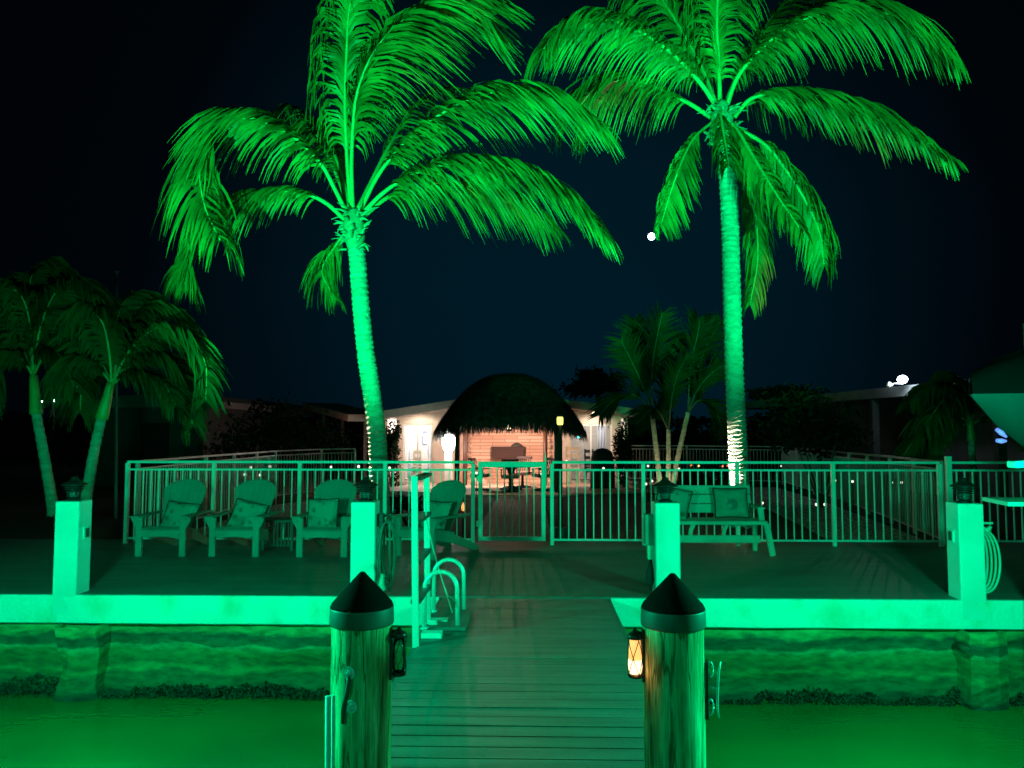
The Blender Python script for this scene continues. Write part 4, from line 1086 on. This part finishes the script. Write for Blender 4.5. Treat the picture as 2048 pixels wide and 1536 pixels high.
# brown wall cabinet and bird-like ornament
mb = MB(); mb.bb((hx(985), HY - .35, hzz(917)), (hx(1049), HY - .065, hzz(895))); mb.bb((hx(984), HY - .37, hzz(895)), (hx(1050), HY - .065, hzz(893)))
props(mb.build('wall_cabinet', mat('cabinet_wood', (.045, .016, .013), (.03, .011, .009), 9, .7, stretch=(.3, 1, 3))), 'long dark brown cabinet on the lit stone wall behind the table', 'cabinet')
mb = MB(); cx_ = hx(1034); mb.lathe([(.20, 0), (.22, .02), (.17, .08), (.08, .13), (.02, .145)], (cx_, HY - .22, hzz(893) + .001), 14)
props(mb.build('covered_bowl', M['cap_band']), 'dark domed bowl sitting on the brown cabinet', 'bowl')
# hanging light under hut
c = P(1018, 858, 25.2)
t = thing('hanging_light', 'small white hanging light under the front of the thatched roof', 'pendant light', c)
mb = MB(); mb.lathe([(.02, .16), (.07, .12), (.085, .03), (.06, 0)], c, 12); mb.build('lamp_shade', M['warm_glow'], t)
mb = MB(); mb.lathe([(.09, -.01), (.085, -.05), (.03, -.09), (.012, -.14)], c, 12); mb.tube([c + Vector((0, 0, .16)), c + Vector((0, 0, .8))], .008, 6); mb.build('fitting', M['wood_dark'], t)
spot('pendant_lamp', c + Vector((0, 0, -.15)), (c.x, HY, hz + 1.0), 560, (1, .56, .42), 150, .4, .08, t)
spot('pendant_lamp', c + Vector((0, -.3, -.12)), (c.x, c.y - 3.0, hz), 75, (1, .60, .42), 140, .6, .08, t)

# ================================================================== THATCHED HUT
hc = P(1020, 850, 25.0); HX, HYc = hc.x, 25.0; HR = 2.48; AP = P(1010, 748, 25).z
t = thing('thatched_hut', 'round thatched tiki hut roof over the dining table in front of the house', 'hut', (HX, HYc, hz))
def rim(a):
    x = math.cos(a); return 1.88 - .32 * abs(x) ** 2.2
def hutz(u, a):   # u 0 apex .. 1 rim
    r = rim(a); return r + (AP - r) * (1 - max(u, 0.0) ** 2.3)
mb = MB(); nr, na = 14, 48; vs = []
for i in range(nr + 1):
    u = i / nr
    for k in range(na):
        a = 2 * math.pi * k / na; vs.append((HX + HR * u * math.cos(a), HYc + HR * u * math.sin(a), hutz(u, a)))
fs = [(i * na + k, i * na + (k + 1) % na, (i + 1) * na + (k + 1) % na, (i + 1) * na + k) for i in range(nr) for k in range(na)]
mb.add(vs, fs, 0, True)
for i in range(7000):
    a = random.uniform(0, 2 * math.pi); u = math.sqrt(random.random()) if i > 2600 else random.uniform(.93, 1.0)
    p0 = Vector((HX + HR * u * math.cos(a), HYc + HR * u * math.sin(a), hutz(u, a) + .02)); u2 = u + .10 + .05 * random.random(); 
    l_ = .22 + .22 * random.random() if u > .93 else .3
    out = Vector((math.cos(a), math.sin(a), 0)); sl = Vector((out.x * HR, out.y * HR, (hutz(min(1, u), a) - hutz(min(1, u) - .05, a)) / .05)).normalized()
    if u > .93: sl = (sl * .5 + Vector((0, 0, -1))).normalized()
    p1 = p0 + sl * l_ + Vector((random.uniform(-.05, .05), random.uniform(-.05, .05), .02)); tw = Vector((-math.sin(a), math.cos(a), 0)) * random.uniform(.008, .022)
    mb.add([p0 - tw, p0 + tw, p1 + tw * .3, p1 - tw * .3], [(0, 1, 2, 3)], 0)
mb.build('thatch_roof', M['thatch'], t)
for (px, Y_) in ((914, 23.6), (1112, 23.6), (930, 26.6), (1090, 26.6)):
    q = P(px, 900, Y_); mb = MB(); mb.tube([(q.x, Y_, hz), (q.x + .02, Y_, 2.0)], [.085, .075], 10); mb.build('support_post', M['wood_dark'], t)

# tall glowing pedestal by the left doors
c = P(897, 940, 26.2)
t = thing('glowing_pedestal', 'blown out white lamp on a white pedestal left of the lit stone wall', 'lamp', (c.x, 26.2, hz))
zz0 = P(897, 902, 26.2).z; zz1 = P(897, 870, 26.2).z
mb = MB(); mb.bb((c.x - .13, 26.07, hz + .04), (c.x + .13, 26.33, zz0)); mb.bb((c.x - .2, 26.0, hz), (c.x + .2, 26.4, hz + .04)); mb.build('pedestal', M['white'], t, bevel=.01)
mb = MB(); mb.lathe([(.14, 0), (.2, .1), (.24, .3), (.22, .45), (.17, .53), (.06, .58)], (c.x, 26.2, zz0 + .002), 16); mb.build('globe', M['white_glow'], t)
mb = MB(); mb.lathe([(.03, .58), (.03, .62), (.1, .64), (.02, .7)], (c.x, 26.2, zz0 + .002), 10); mb.build('finial', M['white'], t)
point('pedestal_light', (c.x - .0, 25.85, zz0 + .3), 90, (1, .93, .92), .12, t)
# decorative lantern strings on both sides of the stone wall
for px, lab in ((941, 'string of small round lanterns at the left end of the lit stone wall'), (1098, 'string of small round lanterns at the right end of the lit stone wall')):
    x = hx(px, HY - .2); t = thing('lantern_string', lab, 'string lights', (x, HY - .2, hzz(866)), 0, 'lantern strings by the stone wall')
    mb = MB(); mb.tube([(x, HY - .2, hzz(864)), (x, HY - .2, hzz(928))], .008, 5); mb.build('cord', M['wood_dark'], t)
    for k in range(6):
        mb = MB(); z_ = hzz(872 + k * 10); r_ = .05 + .015 * ((k * 7) % 3); mb.lathe([(.01, r_), (r_ * .8, r_ * .6), (r_, 0), (r_ * .8, -r_ * .6), (.01, -r_)], (x, HY - .2, z_), 10)
        mb.build('shade', M['patio'], t)
# dining set
tc_ = P(1022, 950, 24.6); tx = tc_.x
t = thing('dining_table', 'round patio dining table under the thatched hut', 'table', (tx, 24.6, hz))
mb = MB(); mb.lathe([(.72, 0), (.74, .015), (.72, .03)], (tx, 24.6, hz + .72), 32); mb.build('table_top', M['cushion'], t)
mb = MB(); mb.lathe([(.38, 0), (.34, .05), (.08, .12), (.07, .5), (.2, .718)], (tx, 24.6, hz), 16); mb.build('pedestal', M['rattan'], t)
def dchair(label, x, y, rz):
    if not dchair.p:
        o = thing('dining_chair', label, 'dining chair', (0, 0, 0), 0, 'swivel dining chairs round the patio table')
        mb = MB()
        for k in range(7): mb.box((-.2 + .4 * k / 6, .24 + .02 * abs(k - 3) * -1 + .03, .72), (.022, .018, .50), (R(-10), 0, 0))
        mb.box((0, .30, .97), (.52, .035, .07), (R(-10), 0, 0)); mb.build('backrest', M['rattan'], o, world=False)
        mb = MB(); mb.box((0, 0, .46), (.52, .5, .10)); mb.build('seat', M['cushion'], o, world=False, bevel=.02)
        for s in (-1, 1):
            mb = MB(); mb.bar((s * .28, -.22, .66), (s * .28, .28, .68), .05, .03); mb.bar((s * .28, -.2, .42), (s * .28, -.2, .66), .03, .03); mb.build('armrest', M['rattan'], o, world=False)
        mb = MB(); mb.lathe([(.30, 0), (.29, .03), (.05, .07), (.045, .40)], seg=16); mb.build('swivel_base', M['rattan'], o, world=False)
        dchair.p = o
    else: o = copy_tree(dchair.p)
    o.location = (x, y, hz); o.rotation_euler = (0, 0, rz); o['label'] = label; return o
dchair.p = None
dchair('dining chair with its back to the gate, in front of the round table', tx + .0, 23.75, R(180))
dchair('dining chair at the left of the round table', tx - .95, 24.3, R(70))
dchair('dining chair at the right of the round table', tx + .98, 24.3, R(-70))
dchair('dining chair on the far side of the table near the cabinet', tx + .35, 25.6, R(-15))
# covered grill
c = P(1205, 950, 25.4)
t = thing('covered_grill', 'tall dark covered grill on the patio before the right glass door', 'grill', (c.x, 25.4, hz))
mb = MB(); n = 24; vs = []; prof = [(0, .40), (.3, .40), (.7, .39), (1.0, .37), (1.18, .30), (1.27, .16), (1.30, .01)]
for z_, r_ in prof:
    for k in range(n):
        a = 2 * math.pi * k / n; sq = 1 / max(abs(math.cos(a)), abs(math.sin(a))) ** .55
        wr = 1 + .05 * mnoise.noise(Vector((math.cos(a) * 3, math.sin(a) * 3, z_ * 2)))
        vs.append((c.x + r_ * sq * math.cos(a) * wr, 25.4 + r_ * .8 * sq * math.sin(a) * wr, hz + z_))
mb.add(vs, [(i * n + k, i * n + (k + 1) % n, (i + 1) * n + (k + 1) % n, (i + 1) * n + k) for i in range(len(prof) - 1) for k in range(n)], 0, True)
mb.build('cover', M['darkmatte'], t)
# rocks edging the patio
for i, (px, py, s_) in enumerate(((770, 972, .26), (800, 968, .22), (745, 968, .2), (1240, 968, .30), (1262, 974, .22), (1284, 978, .26), (958, 948, .30), (1300, 980, .18))):
    Y_ = G(px, py, gz(24)).y; c = G(px, py, gz(24)); Y_ = min(Y_, 26.5); c = P(px, py, Y_)
    mb = MB(); vs = []; rn = random.Random(i)
    for u in range(1, 6):
        for k in range(9):
            a = 2 * math.pi * k / 9; ph = math.pi * u / 6; r_ = s_ * rn.uniform(.8, 1.1)
            vs.append((c.x + r_ * math.sin(ph) * math.cos(a), Y_ + r_ * math.sin(ph) * math.sin(a), gz(24) + s_ * .3 + r_ * .75 * math.cos(ph)))
    mb.add(vs, [(i_ * 9 + k, i_ * 9 + (k + 1) % 9, (i_ + 1) * 9 + (k + 1) % 9, (i_ + 1) * 9 + k) for i_ in range(4) for k in range(9)] + [tuple(range(9))[::-1], tuple(range(36, 45))], 0, True)
    props(mb.build('rock', M['rock']), ['pale rock at the foot of the left house shrub', 'pale rock just right of the palm trunk by the patio edge', 'pale rock behind the leaning palm trunk', 'largest pale rock right of the covered grill',
        'second rock right of the covered grill', 'third rock along the patio edge right of the grill', 'pale boulder beside the stone wall left of the gate', 'last small rock of the row right of the grill'][i], 'rock', 'rocks edging the patio')

# lamp post with yellow lamp just behind the fence
c = P(1121, 1085, 12.4)
t = thing('garden_lamp_post', 'tall thin black lamp post with a yellow lamp right of the gate', 'lamp post', (c.x, 12.4, gz(12.4)))
zt2 = P(1121, 850, 12.4).z
mb = MB(); mb.tube([(c.x, 12.4, gz(12.4)), (c.x, 12.4, zt2)], .036, 12); mb.bb((c.x - .1, 12.3, gz(12.4)), (c.x + .1, 12.5, .1)); mb.build('pole', M['dark'], t)
mb = MB(); mb.lathe([(.038, 0), (.05, .02), (.052, .1), (.045, .13)], (c.x, 12.4, zt2 + .001), 14); mb.build('lamp', M['yellow_glow'], t)
mb = MB(); mb.lathe([(.055, .131), (.04, .15), (.01, .165)], (c.x, 12.4, zt2), 14); mb.build('lid', M['dark'], t)

# flickering torch by the sideways chair
c = P(926, 1015, 13.2)
t = thing('fire_lantern', 'small lantern with an orange flame behind the fence left of the gate', 'lantern', (c.x, 13.2, gz(13.2)))
mb = MB(); mb.lathe([(.006, .09), (.022, .04), (.03, 0), (.02, -.05), (.01, -.06)], c, 10); mb.build('flame', M['amber_glow'], t)
mb = MB(); mb.tube([(c.x, 13.2, gz(13.2)), (c.x, 13.2, c.z - .07)], .014, 8); mb.lathe([(.05, -.075), (.055, -.065), (.05, -.06)], c, 12); mb.lathe([(.06, .11), (.03, .14), (.01, .15)], c, 12)
for k in range(4): mb.tube([c + Vector((.052 * math.cos(k * 1.57), .052 * math.sin(k * 1.57), -.065)), c + Vector((.052 * math.cos(k * 1.57), .052 * math.sin(k * 1.57), .11))], .004, 5)
mb.build('stand', M['dark'], t)

# path lights
dots = [(502, 935, 20.5, 'w', 'path light nearest the chairs end of the left gravel bed'), (540, 933, 20.8, 'w', 'path light in the fence gap above the second lounge chair'), (600, 941, 19.4, 'w', 'path light behind the third fence post from the left'),
 (288, 948, 16.0, 'w', 'faint path light close to the left fence corner'), (429, 949, 16.5, 'w', 'path light hidden against the second fence post'), (490, 949, 16.8, 'w', 'path light above the gap between the first two lounge chairs'), (520, 950, 17.1, 'w', 'path light just above the second lounge chair'),
 (662, 934, 20.6, 'w', 'path light over the third lounge chair'), (717, 933, 20.8, 'w', 'path light left of the leaning palm trunk'), (751, 936, 18.5, 'w', 'bright path light at the leaning palm trunk'), (779, 936, 18.5, 'w', 'path light against the fence post right of the leaning palm'),
 (830, 1006, 14.0, 'w', 'low path light just left of the ladder top'), (1207, 937, 22.5, 'w', 'path light in front of the covered grill'), (1292, 968, 16.2, 'w', 'left one of two low lights beside the bench pillar lantern'), (1304, 962, 16.6, 'w', 'right one of two low lights beside the bench pillar lantern'),
 (1296, 932, 21.0, 'w', 'path light at the foot of the clustered palm, left stem'), (1358, 938, 19.0, 'w', 'path light right of the clustered palm stems'), (1398, 932, 20.5, 'a', 'yellow path light between the clustered palm and the tall palm'), (1382, 930, 21.0, 'r', 'dim red light left of the yellow path light'),
 (1445, 932, 21, 'r', 'small reddish light left of the tall palm trunk'), (1456, 932, 21.3, 'r', 'second small reddish light beside the tall palm trunk'), (1525, 1006, 13.8, 'w', 'low path light right of the bench armrest'), (1633, 1009, 13.8, 'w', 'left one of a low pair of lights before the third right fence post'), (1650, 1009, 13.9, 'w', 'right one of a low pair of lights before the third right fence post'),
 (1670, 961, 16.6, 'w', 'path light showing beside the third right fence post'), (1705, 963, 16.5, 'w', 'path light a little right of the third right fence post'), (1783, 965, 16.2, 'w', 'left one of a close pair of lights in the right gravel bed'), (1803, 965, 16.1, 'w', 'right one of a close pair of lights in the right gravel bed'),
 (1562, 932, 22, 'w', 'tiny far path light above the right gravel bed, left one'), (1697, 933, 22, 'w', 'tiny far path light above the right gravel bed, right one'), (953, 946, 20.5, 'w', 'path light seen through the gate hinge side'), (1084, 948, 20.0, 'w', 'path light seen through the gate latch side'),
 (1133, 921, 22.6, 'w', 'tiny path light right of the black lamp post')]
for px, py, Y_, k, lab in dots:
    c = P(px, py, Y_); s_ = .9 + .35 * random.random()
    if lab.startswith(('tiny', 'faint')): s_ *= .55
    r_ = 3.0 / 110 * 14 * Y_ / 14 / 15 * s_ * .8
    t = thing('path_light', lab, 'path light', (c.x, Y_, gz(Y_)), 0, 'small garden path lights')
    mb = MB(); mb.lathe([(r_ * .5, r_ * 1.1), (r_, r_ * .5), (r_, -r_ * .5), (r_ * .6, -r_)], c, 10); mb.build('bulb', M[{'w': 'dot_glow', 'a': 'dot_amber', 'r': 'dot_red'}[k]], t)
    mb = MB(); mb.tube([(c.x, Y_, gz(Y_)), (c.x, Y_, c.z - r_)], .009, 6); mb.lathe([(r_ * 1.3, r_ * 1.12), (r_ * .3, r_ * 1.6)], c, 10); mb.build('stake', M['dark'], t)
# warm uplights at the two tall palms and the clustered palm
def uplight(label, px, Y_, tgt, power, colr=(1, .86, .72), size=60, dx=0):
    c = P(px, 1000, Y_); x = c.x
    t = thing('garden_uplight', label, 'spotlight', (x, Y_, gz(Y_)), 0, 'garden spotlights aimed up the palms')
    a = Vector((x, Y_, gz(Y_) + .14)); d = (Vector(tgt) - a).normalized()
    mb = MB(); mb.tube([a - d * .05, a + d * .05], [.03, .042], 12); mb.tube([(x, Y_, gz(Y_)), (x, Y_, gz(Y_) + .12)], .01, 6); mb.build('housing', M['dark'], t)
    mb = MB(); mb.tube([a + d * .0505, a + d * .054], .036, 12); mb.build('lens', M['dot_glow'], t)
    spot('uplight_beam', a + d * .08, tgt, power, colr, size, .6, .02, t)
a = P(757, 930, PY); uplight('small spotlight at the foot of the leaning palm', 706, PY + .15, (a.x - .02, PY, 1.1), 1300, size=36)
a = P(1477, 930, PY); uplight('small spotlight at the foot of the tall straight palm', 1395, PY - .35, (a.x - .03, PY, 1.15), 1500, size=33)
a = P(1330, 900, 19.5); uplight('small spotlight below the clustered palm', 1325, 18.6, (a.x, 19.5, .9), 60, (1, .70, .45), 60)

# ================================================================== NEIGHBOURING BUILDINGS
t = thing('left_building', 'dim low building with a pale roof edge beyond the left fence', 'building', (-12.5, 26, gz(26)))
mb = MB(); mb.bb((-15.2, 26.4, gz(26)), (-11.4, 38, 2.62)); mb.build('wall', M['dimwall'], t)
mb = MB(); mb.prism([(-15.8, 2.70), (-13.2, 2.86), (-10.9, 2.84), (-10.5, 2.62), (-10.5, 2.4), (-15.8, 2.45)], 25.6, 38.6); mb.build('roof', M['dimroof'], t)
mb = MB(); mb.bb((-13.6, 26.36, gz(26)), (-12.6, 26.399, 1.9)); mb.build('door', M['darkmatte'], t)
t2 = thing('covered_passage', 'low roofed passage lit orange at its end, joining the left building to the house', 'passage', (-8, 31, gz(30)))
a = P(642, 812, 33); b = P(737, 836, 28.6)
mb = MB(); mb.bar(a, b, 1.6, .26); mb.build('roof', M['dimroof'], t2)
for f_ in (.08, .5, .95):
    mb = MB(); q = a.lerp(b, f_); mb.bb((q.x - .06, q.y - .06, gz(30)), (q.x + .06, q.y + .06, q.z - .14)); mb.build('support_post', M['dimwall'], t2)
point('passage_light', (b.x - 0.8, b.y - 1.4, 1.0), 40, (1, .35, .22), .1, t2)
t = thing('right_wing', 'long low building wing with a lit roof edge and porch posts on the right', 'building', (11, 24, gz(24)))
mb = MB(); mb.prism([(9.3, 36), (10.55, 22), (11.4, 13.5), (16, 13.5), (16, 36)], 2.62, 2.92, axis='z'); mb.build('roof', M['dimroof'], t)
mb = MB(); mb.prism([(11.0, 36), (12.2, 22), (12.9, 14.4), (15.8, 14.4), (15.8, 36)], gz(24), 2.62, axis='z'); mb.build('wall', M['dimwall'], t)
for yy_, xx_ in ((30, 9.95), (24, 10.5), (18.5, 11.0)):
    mb = MB(); mb.bb((xx_ - .1, yy_ - .1, gz(24)), (xx_ + .1, yy_ + .1, 2.62)); mb.build('porch_post', M['dimwall'], t)
# security light on the roof
c = P(1805, 759, 21.8)
t = thing('security_light', 'glaring white security light on the roof edge of the right wing', 'security light', c)
mb = MB(); mb.lathe([(.03, -.12), (.10, -.08), (.145, 0), (.11, .08), (.03, .12)], c, 16); mb.build('lamp', M['cool_glow'], t)
mb = MB(); mb.tube([c + Vector((0, 0, -.12)), (c.x - .2, c.y + .1, c.z - .1), (c.x - .28, c.y + .1, c.z - .20)], .02, 8); mb.lathe([(.02, -.07), (.07, -.05), (.055, .06), (.02, .08)], c + Vector((-.33, .1, -.14)), 10); mb.build('bracket', M['white'], t)
point('security_lamp', c + Vector((-.25, -.25, .0)), 30, (.8, .88, 1), .05, t)
# moon
mo = P(1303, 473, 900); mb = MB(); n = 16
mb.lathe([(4.2 * math.sin(math.pi * k / n) + .01, -4.2 * math.cos(math.pi * k / n)) for k in range(n + 1)], mo, 24)
props(mb.build('moon', M['cool_glow']), 'small glowing white moon in the sky left of the taller palm trunk', 'moon')
# distant street lamps at left
for px, py, r_, lab in ((148, 777, .17, 'bright white street lamp between the two feather palm trunks'), (86, 803, .07, 'small far lamp just right of the leftmost palm trunk'), (108, 801, .07, 'small far lamp between the leftmost trunk and the bright street lamp')):
    c = P(px, py, 40); t = thing('street_lamp', lab, 'street lamp', (c.x, 40, gz(40)), 0, 'distant street lamps')
    mb = MB(); mb.lathe([(r_ * .5, -r_ * .8), (r_, -r_ * .2), (r_, r_ * .3), (r_ * .4, r_ * .8)], c, 12); mb.build('lamp', M['cool_glow'], t)
    mb = MB(); mb.tube([(c.x, 40, gz(40)), (c.x, 40, c.z - r_ * .8)], .05, 8); mb.build('pole', M['dark'], t)
# thin mast above the feather palms
c = P(234, 546, 16); mb = MB(); mb.tube([(P(236, 900, 16).x, 16, gz(16)), (c.x, 16, c.z)], [.035, .022], 8); mb.lathe([(.03, 0), (.04, .03), (.01, .06)], c, 8)
props(mb.build('flagpole', M['dimroof']), 'thin bare pole rising above the bushy feather palm crown', 'pole')

# ================================================================== BOAT ON LIFT (far right)
t = thing('motor_boat', 'bow of a lifted motor boat with dark top and pale hull at the right edge', 'boat', (5.4, 6.3, 1.5))
bt = P(1937, 793, 6.2); mb = MB(); dk = MB(); nst = 14; vs = []; vd = []
for i in range(nst + 1):
    u = i / nst; x = bt.x + .02 + 3.6 * u; hwid = .02 + .95 * (1 - (1 - u) ** 2.2)
    shz = bt.z + .02 + .36 * (1 - math.exp(-u * 6)); kz = bt.z - .78 * (1 - math.exp(-u * 5.0)); chz = kz + (shz - kz) * .45
    yc = 6.2 + .9 * min(1, u * 1.6)
    yl = yc - hwid; yr = yc + hwid
    vs += [(x, yl, bt.z + .02 + .02 * u), (x, yc - hwid * .82, chz), (x, yc, kz), (x, yc + hwid * .82, chz), (x, yr, bt.z + .02 + .02 * u)]
    vd += [(x, yl - .01, bt.z + .022 + .02 * u), (x, yc - hwid * .8, shz + .08), (x, yc, shz + .16), (x, yc + hwid * .8, shz + .08), (x, yr + .01, bt.z + .022 + .02 * u)]
fs = [(i * 5 + k, i * 5 + k + 1, (i + 1) * 5 + k + 1, (i + 1) * 5 + k) for i in range(nst) for k in range(4)]
mb.add(vs, fs, 0, True); mb.add(vs[:5], [(0, 1, 2, 3, 4)]); mb.add(vs[-5:], [(4, 3, 2, 1, 0)]); mb.build('hull', mat('boat_hull', (.03, .036, .036), (.022, .028, .028), 2, .6, spec=.2), t)
dk.add(vd, fs, 0, True); dk.add(vd[-5:], [(0, 1, 2, 3, 4)]); dk.build('canvas_cover', mat('canvas_black', (.0015, .0018, .002), None, rough=.9, spec=.1), t)
for (px, py, a_) in ((2003, 866, -.6), (2003, 882, .2)):
    q = P(px, py, 5.72); mb = MB(); mb.tube([q + Vector((-.035, 0, .028 if a_ < 0 else .004)), q, q + Vector((.035, .0, -.03 if a_ < 0 else .0))], [.014, .019, .008], 10); mb.build('bow_light', M['blue_glow'], t)
t = thing('boat_lift_bunk', 'pale carpeted lift beam under the boat hull at the right edge', 'boat lift', (4.9, 6.3, 1.3))
q = P(2022, 929, 5.7); mb = MB(); mb.bar((q.x, 5.7, q.z), (q.x + 2.6, 5.9, q.z + .16), .10, .05); mb.build('bunk', M['lightsteel'], t, bevel=.01)
mb = MB(); mb.bar((q.x + .75, 6.6, q.z + .03), (q.x + 2.6, 6.8, q.z + .16), .10, .05); mb.build('bunk', M['lightsteel'], t)
mb = MB(); mb.bb((q.x + 1.0, 5.7, q.z - .12), (q.x + 1.12, 6.8, q.z - .005)); mb.build('cross_beam', M['lightsteel'], t)
for yy_ in (5.5, 7.0):
    mb = MB(); mb.tube([(q.x + 1.06, yy_, -1.3), (q.x + 1.06, yy_, 2.6)], .1, 12); mb.build('lift_post', M['piling'], t)
# white table top entering at right
c = P(2004, 1010, 6.9)
t = thing('cleaning_table', 'corner of a white table top entering at the right edge below the boat', 'table', (c.x + .5, 7.0, 0))
zt3 = P(2020, 1008, 7.0).z
mb = MB(); mb.prism([(c.x - .01, 6.80), (c.x + 1.1, 6.66), (c.x + 1.15, 7.15), (c.x + .07, 7.32)], zt3, zt3 + .035, axis='z'); mb.build('table_top', M['white'], t)
for xx_, yy_ in ((c.x + .6, 6.9), (c.x + 1.0, 6.85), (c.x + .6, 7.15), (c.x + 1.0, 7.1)):
    mb = MB(); mb.tube([(xx_, yy_, -1.2), (xx_, yy_, zt3 - .001)], .02, 8); mb.build('leg', M['lightsteel'], t)
